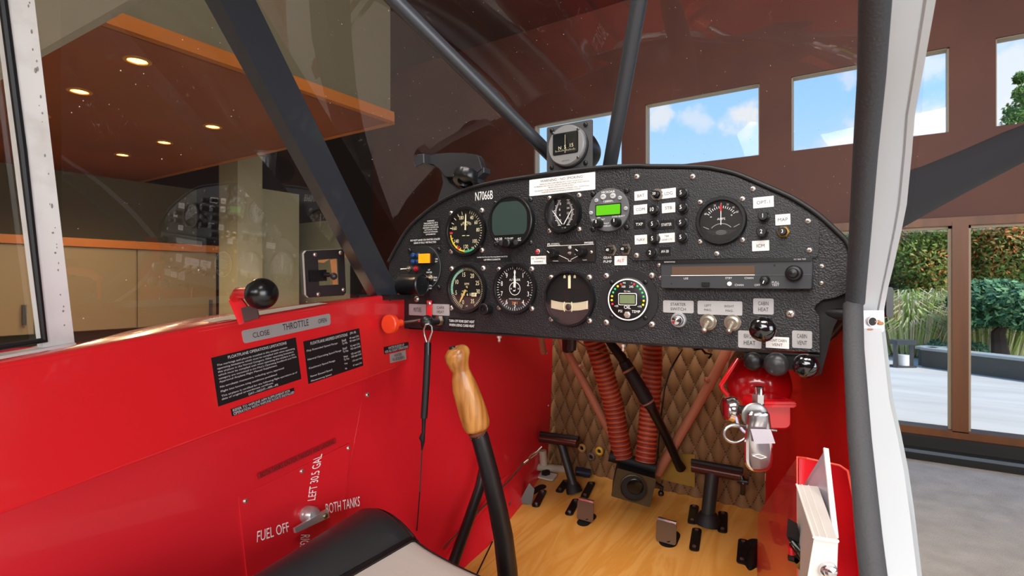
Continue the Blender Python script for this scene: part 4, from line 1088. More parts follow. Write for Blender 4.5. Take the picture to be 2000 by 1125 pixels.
cl = {'r': mat('led_red', 'e0202c', .25, emit=('e0202c', .5)), 'y': mat('led_yellow', 'f0d020', .25, emit=('f0d020', .45)), 'g': mat('led_green', '35b56a', .25, emit=('35b56a', .4))}
for side in (-1, 1):
    for k, c_ in enumerate('ryggyyr' if side < 0 else 'rggggyy'):
        a = math.radians(side * (24 + k * 13.8)); m = MB(); m.sphere((r * .80 * math.sin(a), r * .80 * math.cos(a), .0048), r * .055, 0, 12, 8, M_, (1, 1, .7)); m.build('indicator_light', cl[c_], t)
m = MB()
for (s_, x, y, h) in (('PSI', -.16, .80, .08), ('100', -.19, .62, .10), ('245', .19, .62, .10), ('E.I. Inc.', 0, .40, .08), ('OIL', 0, -.36, .16), ('PSI', -.36, -.56, .12), ('TEMP', .42, -.56, .12), ('<25', -.56, -.32, .09), ('<75', .60, -.32, .09), ('+', .2, .80, .05)): m.text(s_, r * x, r * y, r * h, .0049, M_)
m.build('lettering', WHT, t)
m = MB(); m.lathe([(r * .17, .0045), (r * .17, .006), (r * .11, .0065), (r * .09, .010), (r * .05, .010), (0, .010)], M_ @ Matrix.Translation((0, -r * .72, 0)), 0, 6, False); m.build('toggle', SCR, t)
for sx in (-1, 1):
    for sy in (-1, 1): screw(frame(P(px, py) + Vector((sx * r * .84, -.0018, sy * r * .84)), (1, 0, 0), (0, -1, 0)), rad(px, 4.6), t, BLK)
corner_screws(t, px, py, 46.5, .0, r=6)

# audio / intercom panel
a, b = P(1067, 492), P(1162, 492); w = b.x - a.x; px, py = 1114.5, 492; h = rad(px, 40); t = thing('intercom_panel', P(px, py), 'small black intercom panel with two knobs below the twin scale gauge', 'intercom'); M_ = PM(px, py)
m = MB(); m.rbox((0, 0, .0012), (w, h, .0024), .0008, M_); m.build('faceplate', mat('intercom_black', '1c1714', .45), t)
m = MB(); m.bar((-w * .48, h * .32), (w * .48, h * .32), h * .02, .0026, M_); m.bar((-w * .22, -h * .15), (-w * .02, -h * .38), h * .02, .0026, M_); m.bar((w * .22, -h * .15), (w * .02, -h * .38), h * .02, .0026, M_)
for (s_, x, y, hh) in (('PS', -.44, .40, .12), ('ENGINEERING', -.30, .43, .05), ('INCORPORATED', -.30, .36, .05), ('PM3000', .38, .40, .10), ('PILOT', 0, .24, .05), ('ISO', .12, -.02, .05), ('ALL', .12, -.12, .05), ('Volume', -.30, -.42, .07), ('Squelch', .30, -.42, .07), ('Push', 0, -.44, .06)): m.text(s_, w * x, h * y, h * hh, .0027, M_)
m.build('lettering', WHT, t)
for sx, xx in ((-1, 1083), (1, 1138)):
    T_ = PM(xx, 495.6 if sx < 0 else 492, .0024); q = rad(xx, 10.5); m = MB(); m.lathe([(q * 1.05, 0), (q, .004), (q * .85, .013), (q * .75, .014), (0, .014)], T_, 0, 24); m.bar((-q * .1, q * .1), (-q * .55, q * .45), q * .12, .0143, T_, 1); m.build('knob', [BLK, WHT], t)
m = MB(); m.sphere((0, h * .20, .0024), h * .09, 0, 14, 8, M_, (1, 1, .5)); m.build('indicator_light', mat('lens_grey', 'a9a7a3', .3), t)
m = MB(); T_ = M_ @ Matrix.Translation((0, -h * .07, 0)); m.lathe([(h * .10, .0024), (h * .10, .0036), (h * .05, .004), (h * .04, .008), (0, .0085)], T_, 0, 6, False); m.build('toggle', STL, t)
m = MB(); T_ = M_ @ Matrix.Translation((w * .43, -h * .05, 0)); screw_mb(m, T_, h * .08, 0, 1, .0024); m.build('screw', [SCR, BLK], t)

# nav/com radio
a, b = P(1297, 534), P(1588, 534); w = b.x - a.x; h = P(1440, 509.5).z - P(1440, 565.5).z; ctr = P(1440, 535); ctr.x = (a.x + b.x) / 2
t = thing('communication_radio', ctr, 'wide dark grey aircraft radio with brown display window on the right of the panel', 'radio')
M_ = frame(ctr, (1, 0, 0), (0, -1, 0)); RG = mat('radio_grey', '2f3034', .5)
m = MB(); m.rbox((0, 0, .007), (w, h, .014), .0015, M_, 0, 3, .0008); m.build('case', RG, t)
X = lambda q: (P(q, 534).x - ctr.x); k_ = h / 58
Y = lambda zy: (h / 2 - (zy - 105) / 240 * h)      # zy in the close-up rows 105..345
m = MB(); m.rbox((0, h * .45, .0145), (w, h * .12, .002), .0006, M_); m.build('top_lip', BLK, t)
m = MB(); m.box(((X(1319) + X(1478)) / 2, Y(196), .0142), (X(1478) - X(1319), h * .30, .0008), M_); m.build('display_window', mat('radio_display', '5d4a3e', .15), t)
m = MB(); m.box((0, Y(238), .0142), (w * .99, h * .015, .0006), M_); m.box(((X(1317) + X(1478)) / 2, Y(236), .0144), (X(1478) - X(1317), h * .02, .0006), M_, 1); m.build('divider_line', [MGR, WHT], t)
m = MB()
for (s_, qx, qy, hh) in (('USE', 1346, 262, .07), ('STBY', 1428, 260, .07), ('CHAN', 1467, 260, .07), ('CHAN', 1448, 317, .07), ('OFF', 1483, 317, .07), ('PULL', 1518, 296, .07), ('TEST', 1518, 317, .07)): m.text(s_, X(qx), Y(qy), h * hh, .0144, M_)
m.text('BENDIX/KING', X(1315), h * .45, h * .045, .0157, M_); m.text('KY 96A TSO', X(1565), h * .45, h * .045, .0157, M_)
m.build('lettering', mat('radio_ink', 'c9c9cc', .5), t)
T_ = M_ @ Matrix.Translation((X(1554), Y(225), .014)); q = rad(1554, 15); m = MB(); m.lathe([(q, 0), (q, .007), (q * .85, .010), (q * .62, .0105), (q * .58, .017), (q * .5, .019), (0, .020)], T_, 0, 28); m.build('tuning_knob', BLK, t)
T_ = M_ @ Matrix.Translation((X(1498), Y(278), .014)); q = rad(1498, 9); m = MB(); m.lathe([(q, 0), (q * .9, .007), (q * .7, .009), (0, .0095)], T_, 0, 24); m.bar((0, -q * .1), (-q * .2, -q * .7), q * .16, .0098, T_, 1); m.build('volume_knob', [BLK, WHT], t)
m = MB(); m.rbox((X(1384), Y(312), .0155), (h * .26, h * .14, .003), .0006, M_); m.build('transfer_button', BLK, t)
m = MB(); m.lathe([(h * .075, 0), (h * .07, .002), (0, .003)], M_ @ Matrix.Translation((X(1429.6), Y(308), .014)), 0, 18); m.build('channel_button', WHT, t)
m = MB(); m.disk(h * .03, .0143, M_, 0, 12, (X(1318), Y(308))); m.disk(h * .035, .0143, M_, 0, 12, (X(1516), Y(162))); m.build('screw_hole', BLKM, t)

# gear advisory unit
px, py = 829.6, 523; R = rad(px, 43); t = thing('gear_advisory_unit', P(px, py), 'round black gear advisory unit with amber button and four blue lights', 'instrument'); M_ = PM(px, py)
m = MB(); m.lathe([(R, 0), (R, .0018), (R * .97, .0022), (0, .0022)], M_, 0, 48); m.arc(R * .97, R * 1.0, 20, 150, .0022, M_, 1, 20); m.build('faceplate', [mat('advisory_black', '151618', .45), MGR], t)
bl = mat('lens_blue', '12386e', .15, coat=.6)
for (qx, qy) in ((808, 499), (818.5, 499), (808.2, 511), (818.5, 511)):
    T_ = PM(qx, qy, .0022); q = rad(qx, 5); m = MB(); m.lathe([(q, 0), (q, .003), (q * .7, .005), (0, .0058)], T_, 0, 16); m.build('blue_light', bl, t)
T_ = PM(833, 505, .0022); a, b = P(823, 505), P(843, 505); m = MB(); m.rbox((0, 0, .004), (b.x - a.x, rad(833, 18), .008), .0005, T_, 0, 2, .0004); m.rbox((.0048, 0, .002), ((b.x - a.x) * 1.3, rad(833, 19), .004), .0005, T_, 1, 2); m.build('amber_button', [mat('amber', 'f08c10', .35, emit=('f59a10', .5)), BLK], t)
def toggle(t, qx, qy, rp, z0, dir_, name='toggle_switch', l=.012, mats=NUT, lab=None):
    T_ = PM(qx, qy, z0); q = rad(qx, rp); m = MB(); m.lathe([(q, 0), (q, .0016), (q * .82, .0018), (q * .82, .0036), (q * .45, .0036), (q * .42, .0060)], T_, 0, 18, True, True)
    a = T_ @ Vector((0, 0, .005)); dv = (T_.to_3x3() @ Vector(dir_)).normalized(); m.tube([a, a + dv * l * .6, a + dv * l * .95, a + dv * l], [q * .22, q * .30, q * .38, q * .2], 0, 12); return m.build(name, mats, t, lab)
toggle(t, 799, 525, 5.5, .0022, (-.8, -.1, .6)); toggle(t, 841, 543, 7, .0022, (0, .3, 1), l=.008)
m = MB(); T_ = PM(813, 525, .0022); q = rad(813, 5.5); m.lathe([(q, 0), (q, .002), (q * .7, .002), (q * .65, .004), (0, .0048)], T_, 0, 16); m.build('red_light', mat('led_dull_red', '9c1420', .2, coat=.5), t)
m = MB()
for (s_, qx, qy, h_) in (('GEAR', 853, 506, 3), ('ADV', 853, 511, 3), ('UP', 840, 527, 3), ('WATER', 840, 532, 3), ('GEAR', 852, 542, 3), ('SELC', 852, 547, 3), ('DWN', 841, 558, 3), ('LAND', 841, 563, 3)): m.text(s_, 0, 0, rad(qx, h_), .0025, PM(qx, qy, 0))
m.build('lettering', WHT, t)
for (qx, qy) in ((800, 489), (857, 487), (857, 561)): screw(PM(qx, qy, .0022), rad(qx, 4.5), t, BLK)
# large black push-pull knob standing off the unit
t = thing('round_fitting', P(823, 556), 'large black cylindrical fitting projecting below the gear advisory lights', 'fitting')
nk = (camw(.87, 0, -.5) - EYE).normalized(); T_ = frame(aD(824, 556, .895) - nk * .0395, (0, 0, 1), nk); q = 22 * .895 / F; m = MB(); m.lathe([(q * .92, -.004), (q * .92, .034), (q * 1.0, .036), (q * 1.0, .040), (q * .9, .0415), (q * .86, .0395), (0, .0395)], T_, 0, 36); m.build('barrel', mat('ribbed_black', '1a1a1d', .3, .3), t)
m = MB(); m.sphere((0, 0, .0398), q * .06, 0, 8, 6, T_); m.build('centre_pin', BLKM, t)

# circuit breakers
BRK = [(1278, 378, '50', 1, 'marked BAT'), (1330, 376, '5', 0, 'marked LDG'), (1274, 409, '10', 0, 'marked COM'), (1330, 404.5, '5', 0, 'marked STB'), (1274, 437, '5', 0, 'marked TXP'), (1329, 434, '5', 0, 'marked STARTER'),
       (1274.4, 465.7, '5', 0, 'marked NAV'), (1329.6, 462.8, '5', 0, 'marked T&B GEAR LTS'), (1270, 493, '2', 0, 'marked AV-30'), (1490, 421, '1', 0, 'below the OPT-1 label'), (1487, 452, '2', 0, 'above the ICM label'),
       (1528, 451.5, '3', 2, 'below the MAP label'), (1187, 488, '40', 3, 'above the words GEAR PUMP'), (1216, 486, '40', 3, 'above the ALT label')]
for (qx, qy, s_, kind, lab) in BRK:
    off = 0 if kind == 3 else SUB; q = rad(qx, 10.0); c_ = P(qx, qy, off + .012); T_ = frame((c_.x, PY - off, c_.z), (1, 0, 0), (0, -1, 0)); nut = kind in (1, 2, 3)
    t = thing('circuit_breaker', P(qx, qy, off), ('black push-button circuit breaker with steel nut ' if nut else 'black push-button circuit breaker ') + lab, 'circuit breaker', 'circuit breakers on the panel')
    m = MB()
    if nut:
        s = q * 1.18; m.lathe([(s, 0), (s, .0016), (s * .9, .0024), (q * .72, .0024)], T_, 0, 6 if kind != 1 else 28, kind == 1, False); m.build('nut', NUT if kind != 2 else GOLD, t)
        q *= .68 if kind != 2 else .85
    else: m.lathe([(q * 1.0, 0), (q * 1.0, .002), (q * .8, .003), (q * .7, .003)], T_, 0, 24, True, False); m.build('collar', BLK, t)
    m = MB(); m.lathe([(q * .80, .0), (q * .80, .0085), (q * .92, .0090), (q * .92, .0125), (q * .80, .0135), (0, .0135)], T_, 0, 24); m.text(s_, 0, 0, q * .75, .0137, T_, 1, None, 0, .85); m.build('button', [BLK, WHT], t)

# labels
def lab_px(name, x0, y0, x1, y1, lines, base, ink, text, off=0.0, r=.0006, hs=None, z=.0006, cat='label', rot=0.0, fill=.78):
    cx, cy = (x0 + x1) / 2, (y0 + y1) / 2; w = P(x1, cy).x - P(x0, cy).x; h = rad(cx, y1 - y0); c = P(cx, cy, off); M_ = frame(c, (1, 0, 0), (0, -1, 0)) @ Matrix.Rotation(rot, 4, 'Z')
    m = MB(); m.rbox((0, 0, z / 2), (w, h, z), r, M_, 0, 4)
    n = len(lines)
    for i, l in enumerate(lines):
        if isinstance(l, tuple): s_, wf, hf, yf = l; m.text(s_, 0, h * yf, h * hf, z + .0002, M_, 1, w=w * wf)
        else:
            hh = h / (n + .6) * (.62 if cat != 'label' else .50); y = h * .5 - h * (i + .8) / (n + .6); vv = text_mesh(l); ww = min(w * fill, hh * (vv[3] - vv[2]) / (vv[5] - vv[4])); m.text(l, 0, y, hh, z + .0002, M_, 1, w=ww)
    return m.build(name, [base, ink], None, text, cat)
for (cx, cy, w, h, l, k, lab) in ((1252, 382, 25, 18, ['BAT'], 0, 'white tape label reading BAT'), (1306, 377.6, 28, 19, ['LDG'], 0, 'white tape label reading LDG'), (1251, 409, 26, 18, ['COM'], 0, 'white tape label reading COM'), (1306, 406, 26, 19, ['STB'], 0, 'white tape label reading STB'),
       (1249, 438, 22, 17, ['TXP'], 1, 'black tape label reading TXP'), (1302, 438.6, 30, 18, ['STARTER'], 1, 'black tape label reading STARTER'), (1252, 468, 24, 18, ['NAV'], 0, 'white tape label reading NAV'), (1302.5, 464.5, 31, 18, ['T&B', 'GEAR LTS'], 0, 'white tape label reading T&B GEAR LTS'),
       (1299, 491, 22, 17, ['AV-30'], 1, 'black tape label reading AV-30'), (1491, 395, 40, 21, ['OPT-1'], 0, 'white tape label reading OPT-1'), (1485.6, 480, 33, 20, ['ICM'], 0, 'white tape label reading ICM'), (1529, 429, 29, 21, ['MAP'], 0, 'white tape label reading MAP with a cut corner')):
    lab_px('tape_label', cx - w / 2, cy - h / 2, cx + w / 2, cy + h / 2, l, BLB if k else WLB, WHT if k else mat('grey_black_ink', '4a4a4c', .5), lab + ' beside its breaker', SUB, .0003, rot=.02, fill=.66)
lab_px('tape_label', 1200.5, 500, 1224.5, 518, ['ALT'], WLB, REDI, 'white label with red letters reading ALT', 0, .0003)
lab_px('tape_label', 1037, 500, 1067, 516, ['OIL TEMP/PRESS', 'WARNING'], WLB, KINK, 'white label reading oil temp press warning beside the intercom', 0, .0003, fill=.9)
lab_px('warning_placard', 1032, 344, 1160, 377, [('WARNING - NO SMOKING', .64, .15, .33), ('DRAIN ALL FUEL SUMPS BEFORE FIRST FLIGHT OF EACH DAY', .66, .075, .14), ('NO BRAKING WILL OCCUR IF AIRCRAFT BRAKES ARE APPLIED WHILE PARKING', .84, .075, .02), ('BRAKE HANDLE IS PULLED & HELD', .38, .075, -.10), ('THIS AIRCRAFT TO BE OPERATED IN NORMAL CATEGORY ONLY. INTENTIONAL', .84, .075, -.24), ('MANEUVERS INCLUDING SPINS PROHIBITED IN NORMAL CATEGORY', .60, .075, -.36)],
       WLB, KINK, 'white warning placard headed WARNING - NO SMOKING at the panel top', 0, .0012, cat='placard')
lab_px('text_placard', 823.6, 428, 860, 461, ['WARNING', 'THE DISABLING OF A', 'FUNCTIONING GEAR', 'ADVISORY SYSTEM FOR', 'ANY PURPOSE, WHEN', 'FLOATS ARE INSTALLED,', 'IS PROHIBITED'], mat('clear_black_tape', '1b1b1d', .35), WHT, 'small black placard about disabling the gear advisory system, far left', 0, .0003, cat='placard', fill=.95)
lab_px('text_placard', 799.6, 464, 861, 478, ['DO NOT LAND ON WATER UNLESS', 'GEAR IS FULLY RETRACTED'], MATS['clear_black_tape'], WHT, 'small black placard reading do not land on water unless gear is fully retracted', 0, .0003, cat='placard', fill=.97)
lab_px('text_placard', 925, 498, 998, 511, ['Landing Gear Extended Operating Speed Limit (VLO)', '129 MPH/112 KNOTS'], MATS['clear_black_tape'], WHT, 'small black placard with landing gear extended speed limit below the airspeed dial', 0, .0003, cat='placard', fill=.97)
lab_px('text_placard', 876, 621, 928, 642, ['TURN OFF REAR SEAT HEAT', 'WHEN USING CARB HEAT'], BLB, WHT, 'small black placard reading turn off rear seat heat when using carb heat', 0, .0003, cat='placard', fill=.95)
AP = [(1295, 587, 1354.5, 611, ['STARTER', 'SWITCH'], PLQ), (1361.7, 588, 1449, 615, None, PLQ), (1471, 583, 1511, 614, ['CABIN', 'HEAT'], PLQ), (1441.6, 646, 1487, 680, ['REAR CABIN', 'HEAT'], PLQ), (1495.6, 658, 1541, 680, ['FRONT CABIN', 'VENT'], WLB), (1547, 646, 1586, 680, ['CABIN', 'VENT'], PLQ)]
for (x0, y0, x1, y1, l, mm) in AP:
    if l: lab_px('metal_placard', x0, y0, x1, y1, l, mm, KINK, ('silver' if mm is PLQ else 'white') + ' placard reading ' + ' '.join(l), 0, .0018 if mm is PLQ else .0003, cat='placard', fill=.50 if mm is PLQ else .8)
x0, y0, x1, y1 = AP[1][:4]; cx = (x0 + x1) / 2; cy = (y0 + y1) / 2; c = P(cx, cy); w = P(x1, cy).x - P(x0, cy).x; h = rad(cx, y1 - y0); M_ = frame(c, (1, 0, 0), (0, -1, 0)); m = MB(); m.rbox((0, 0, .0003), (w, h, .0006), .0018, M_, 0, 4)
for (s_, x, y) in (('LEFT', -.26, .16), ('MAG.', -.26, -.16), ('RIGHT', .22, .14), ('MAG.', .22, -.18)): m.text(s_, w * x, h * y, h * .16, .0008, M_, 1)
m.build('metal_placard', [PLQ, KINK], None, 'wide silver placard reading LEFT MAG. RIGHT MAG.', 'placard')
lab_px('metal_placard', 799, 594, 832.5, 616, ['MIXTURE'], PLQ, KINK, 'silver placard reading MIXTURE left of the red bracket', 0, .0012, cat='placard', fill=.45)
lab_px('metal_placard', 844, 594, 878, 616, ['CARB', 'HEAT'], PLQ, KINK, 'silver placard reading CARB HEAT right of the red bracket', 0, .0018, cat='placard', fill=.45)

# lamps and switches along the panel
t = thing('warning_lamp', P(1051, 492), 'small red warning lamp above the oil temp press label', 'lamp'); T_ = PM(1051, 492); m = MB(); q = rad(1051, 5.4); m.lathe([(q, 0), (q, .002), (q * .75, .0026), (q * .7, .0026)], T_, 0, 18, True, False); m.build('collar', STL, t)
m = MB(); m.sphere((0, 0, .0024), q * .72, 0, 14, 8, T_); m.build('lens', mat('lens_red', 'b01018', .15, coat=.6, emit=('b01018', .3)), t)
t = thing('starter_button', P(1326, 625), 'chrome push button under the STARTER SWITCH placard', 'button'); T_ = PM(1326, 625); q = rad(1326, 15)
m = MB(); m.lathe([(q, 0), (q, .002), (q * .92, .0035), (q * .70, .0035), (q * .66, .003)], T_, 0, 32, True, False); m.build('collar', ALU, t)
m = MB(); m.lathe([(q * .62, 0), (q * .60, .012), (q * .52, .0145), (0, .0155)], T_, 0, 28); m.build('plunger', CHR, t)
for (qx, qy, lab) in ((1383.5, 629, 'steel toggle switch under the words LEFT MAG'), (1431, 630.5, 'steel toggle switch under the words RIGHT MAG')):
    t = thing('magneto_switch', P(qx, qy), lab, 'switch', 'magneto switches'); T_ = PM(qx, qy); q = rad(qx, 16); m = MB(); m.lathe([(q, 0), (q, .0015), (q * .95, .002), (q * .80, .002), (q * .78, .0045), (q * .55, .005), (q * .5, .004)], T_, 0, 28, True, True); m.build('collar', mat('aged_nickel', 'b3aa9c', .3, .9), t)
    a = T_ @ Vector((0, 0, .003)); m = MB(); m.tube([a, a + Vector((0, -.010, -.004)), a + Vector((0, -.020, -.009)), a + Vector((0, -.0215, -.0098))], [q * .22, q * .26, q * .34, q * .15], 0, 14); m.build('lever', MATS['aged_nickel'], t)


def ball_knob(px, py, rp, out, lab, shaft=.004, mats=None, flat=.75, base=None):
    c = P(px, py, out); k = (c - EYE).dot(Vector((-SN, CS, 0))); r = rp * k / F; t = thing('push_pull_knob', c, lab, 'knob', 'black push-pull knobs'); M_ = frame(c, (1, 0, 0), (0, -1, 0))
    m = MB(); m.lathe([(r * .35, -r * .9), (r * .45, -r * .6), (r * .95, -r * .25), (r * 1.0, 0), (r * .93, r * .28), (r * .7, r * .5), (r * .4, r * .62), (0, r * .66)], M_, 0, 32); m.build('knob_head', mats or BLK, t)
    m = MB(); b = base or P(px, py, 0); m.tube([c + Vector((0, r * .5, 0)), Vector((c.x, PY - .001, c.z))] if base is None else [c + Vector((0, r * .5, 0)), base], shaft, 0, 12); m.build('shaft', STL, t); return t


GLB = mat('gloss_black', '08080a', .12, coat=.8); GLG = mat('satin_black', '2b2c30', .35)
ball_knob(1489, 643, 25, .045, 'large glossy black knob below the CABIN HEAT placard', mats=GLB)
def under(px, py, out): c = P(px, py, out); return Vector((c.x, PY + .05, c.z))
ball_knob(1471.6, 706, 18, .012, 'flat black knob under the panel edge, left of three', mats=BLK, base=under(1471, 706, .012))
ball_knob(1516.5, 711.6, 23, .02, 'satin grey-black knob under the panel edge, middle of three', mats=GLG, base=under(1516, 711, .02))
ball_knob(1573.6, 715, 24, .03, 'glossy black knob under the panel edge, right of three', mats=GLB, base=under(1573, 715, .03))
# bracket for the three knobs, made black to stand for the shadow there
m = MB(); a, b = P(1450, 690, 0), P(1600, 694, 0); m.box(((a.x + b.x) / 2, PY + .012, a.z - .008), (b.x - a.x, .003, .018)); m.build('knob_bracket', BLK, PANEL)
t = thing('mixture_knob', P(762, 633), 'flat round orange-red knob on a thin steel rod at the panel left end', 'knob')
c = aD(762, 633, .86); e = P(822, 625, .012); ax = (c - e).normalized(); r = 19 * .86 / F; M_ = frame(c, ax.orthogonal(), ax)
M_ = frame(c, Vector((CS, SN, 0)), (Vector((SN, -CS, 0)) + Vector((-.5, 0, 0))).normalized()); m = MB(); m.lathe([(r * .9, -.006), (r, -.004), (r, .003), (r * .9, .005), (0, .005)], M_, 0, 36); m.build('knob_head', ORG, t)
m = MB(); m.tube([c, c.lerp(e, .35)], .006, 0, 14); m.build('collar', ORG, t); m = MB(); m.tube([c.lerp(e, .3), e], .0024, 0, 12); m.build('rod', STL, t)
t = thing('carburettor_heat_knob', P(834, 630, .03), 'black ball knob with a steel nut holding the cable loop, below the red bracket', 'knob')
c = P(834, 630, .035); m = MB(); m.sphere(c, 14 * (c - EYE).dot(Vector((-SN, CS, 0))) / F, 0, 28, 16, None, (1, 1, 1.05)); m.build('ball', BLK, t)
m = MB(); e = P(856, 628, .010); m.tube([c, c.lerp(e, .6), e], [.008, .006, .005], 0, 16); m.build('neck', BLK, t)
m = MB(); m.lathe([(.009, 0), (.009, .007), (.006, .009)], frame(P(861, 626, 0), (1, 0, 0), (-.3, -1, 0)), 0, 6, False); m.build('nut', NUT, t)
m = MB(); a, b = P(838.5, 587, .004), P(838.5, 620, .004); m.beam(a, b, (1, 0, 0), .0108, .0012); m.beam(b, b + Vector((0, -.022, -.006)), (1, 0, 0), .0108, .0012); screw_mb(m, PM(838.5, 593, .0048), rad(838, 4.2), 1, 2); m.build('bracket', [RED, SCR, BLK], t)

# --- compass
t = thing('magnetic_compass', P(1111, 300), 'grey square-plated magnetic compass standing on top of the panel', 'compass')
CY_ = PY + .004
def CP(px, py, off=0): return aY(px, py, CY_ - off)
tl, tr, bl_, br = CP(1068, 248), CP(1157, 234), CP(1067, 345), CP(1157, 330)
w = tr.x - tl.x; h = .5 * ((tl.z - bl_.z) + (tr.z - br.z)) ; c = Vector(((tl.x + tr.x) / 2, CY_, (tl.z + bl_.z + tr.z + br.z) / 4)); M_ = frame(c, (1, 0, 0), (0, -1, 0))
GP = mat('compass_grey', '4c4d50', .5, .3)
m = MB(); m.rbox((0, -.006, -.001), (w, h + .012, .002), .002, M_, 0, 4); m.build('mounting_plate', GP, t)
cc = CP(1110.6, 286); M_ = frame(cc, (1, 0, 0), (0, -1, 0)); R = 40 * (CY_ / D(1110, CY).y) / F
m = MB(); m.lathe([(R, 0), (R, .006), (R * .96, .009), (R * .93, .010), (0, .010)], M_, 0, 48); m.build('face_ring', mat('compass_face', '8d8e90', .42, .4), t)
m = MB(); m.lathe([(R * 1.03, 0), (R * 1.03, .0035), (R * 1.0, .004)], M_ @ Matrix.Translation((.0012, -.0012, 0)), 0, 40, True, False); m.build('seal_ring', BLK, t)
ww = R * 1.30; hh = R * .98; m = MB(); m.rbox((0, R * .08, .0101), (ww * 1.06, hh * 1.08, .0006), .003, M_, 0, 4); m.build('window_frame', BLK, t)
m = MB(); m.rbox((0, R * .08, .0106), (ww * .96, hh * .96, .0004), .0025, M_, 0, 4)
m.text('N', -ww * .22, -hh * .12, hh * .16, .0112, M_, 1); m.text('S', 0, -hh * .10, hh * .18, .0112, M_, 1); m.text('15', ww * .27, -hh * .06, hh * .17, .0112, M_, 1); m.bar((0, -hh * .4), (0, hh * .5), .0006, .0113, M_, 1)
for i in range(17): m.bar((-ww * .4 + ww * .05 * i, -hh * .30), (-ww * .4 + ww * .05 * i, -hh * .30 + hh * (.09 if i % 3 == 0 else .05)), .0005, .0112, M_, 1)
m.build('card', [mat('compass_card', '14181a', .2), CRM], t)
m = MB(); m.disk(.1, .0, M_, 0, 3) if False else m.rbox((0, R * .08, .0125), (ww, hh, .0003), .0025, M_, 0, 4); m.build('lens', GLS, t)
m = MB(); m.text('AIRPATH', 0, -R * .76, R * .07, .0101, M_); m.build('lettering', KINK, t)
for sx in (-1, 1):
    for sy in (-1, 1):
        screw(frame(cc + Vector((sx * R * .92, -.001, sy * R * .92)), (1, 0, 0), (0, -1, 0)), .0034, t, BLK)
        screw(frame(cc + Vector((sx * R * .67, -.0095, sy * R * .67)), (1, 0, 0), (0, -1, 0)), .0024, t, mat('dark_steel', '6b6a68', .35, .8))
m = MB(); m.lathe([(R * 1.0, 0), (R * 1.02, .035), (R * .85, .055), (R * .3, .062), (0, .062)], frame(cc + Vector((.0, .003, 0)), (1, 0, 0), (0, 1, 0)), 0, 36); m.build('bowl', BLK, t)

# --- tablet mount
t = thing('tablet_mount', P(890, 390), 'black plastic tablet holder on a suction foot clamped behind the panel top left', 'holder')
QY = .706
def Q(px, py): p = aY(px, py, QY); return (p.x, p.z)
QF = frame((0, QY, 0), (1, 0, 0), (0, -1, 0))
z1 = lambda zx, zy: (760 + .24 * zx, 300 + .24 * zy)
pts = [Q(*z1(*q)) for q in ((345, 30), (400, 8), (520, 0), (640, 3), (730, 15), (752, 40), (780, 130), (735, 170), (700, 200), (480, 195), (430, 130), (380, 92), (340, 85))]
MNT = mat('mount_plastic', '2e2e32', .42)
m = MB(); m.prism(pts[::-1], -.006, .008, QF, 0, .001); m.build('back_plate', MNT, t)
pts = [Q(*z1(*q)) for q in ((262, 75), (295, 25), (350, 20), (352, 95), (330, 110), (285, 128))]
m = MB(); m.prism(pts[::-1], -.010, .022, QF, 0, .0015); m.build('clamp_jaw', MNT, t)
pts = [Q(*z1(*q)) for q in ((715, 150), (745, 170), (800, 120), (800, 160), (750, 210), (755, 245), (720, 262), (690, 235))]
m = MB(); m.prism(pts[::-1], -.008, .010, QF, 0, .001); m.build('lower_jaw', MNT, t)
pts = [Q(*z1(*q)) for q in ((430, 130), (480, 190), (500, 240), (560, 290), (620, 290), (700, 262), (640, 300), (520, 330), (400, 400), (425, 320), (450, 240))]
m = MB(); m.prism(pts[::-1], -.012, .004, QF, 0, .001); m.build('arm', MNT, t)
c = aY(*z1(628, 205), QY - .012); M_ = frame(c, (1, 0, 0), (0, -.42, -.9)); r_ = .0225
m = MB(); m.lathe([(r_ * .8, -.012), (r_, -.008), (r_, .004), (r_ * .92, .007), (r_ * .6, .007), (r_ * .55, .003), (0, .003)], M_, 0, 36); m.build('swivel_ring', mat('swivel_black', '1c1c1f', .25, .2), t)
c = aY(*z1(560, 320), QY - .004); m = MB(); m.lathe([(.032, -.004), (.030, .004), (.015, .012), (0, .014)], frame(c + Vector((0, .045, -.014)), (1, 0, 0), (0, .15, 1)), 0, 30); m.build('foot', BLK, t)
# ================================================================ LEFT SIDE FITTINGS
def quad(pl_, c, off=.0004): return [pl_(*q, off) for q in c]


def qplac(name, c, lines, base, ink, lab, pl_=rail, off=.0006, nrm=None):
    Qd = quad(pl_, c, off); n_ = nrm if nrm is not None else RN; m = MB()
    bkq = [p - n_ * (off * .8) for p in Qd]; m.add(Qd, [(0, 1, 2, 3)]); m.add(bkq, [(3, 2, 1, 0)])
    for i in range(4): j = (i + 1) % 4; m.add([Qd[i], Qd[j], bkq[j], bkq[i]], [(0, 1, 2, 3)])
    for (s_, u0, v0, u1, v1) in lines: m.qtext(s_, Qd, u0, v0, u1, v1, 1, n_ * .0003)
    return m.build(name, [base, ink], None, lab, 'placard')


def rq(c, r=.12):      # rounded quad outline points on the rail
    TL, TR, BR, BL = [Vector((*q, 0)) for q in c]; out = []
    def bil(u, v): p = (TL * (1 - u) + TR * u) * (1 - v) + (BL * (1 - u) + BR * u) * v; return (p.x, p.y)
    asp = ((TR - TL).length + (BR - BL).length) / ((BL - TL).length + (BR - TR).length); ru, rv = r / asp, r
    for (cu, cv, a0) in ((1 - ru, rv, -90), (1 - ru, 1 - rv, 0), (ru, 1 - rv, 90), (ru, rv, 180)):
        for k in range(5):
            a = math.radians(a0 + 22.5 * k); out.append(bil(cu + ru * math.cos(a), cv + rv * math.sin(a)))
    return out


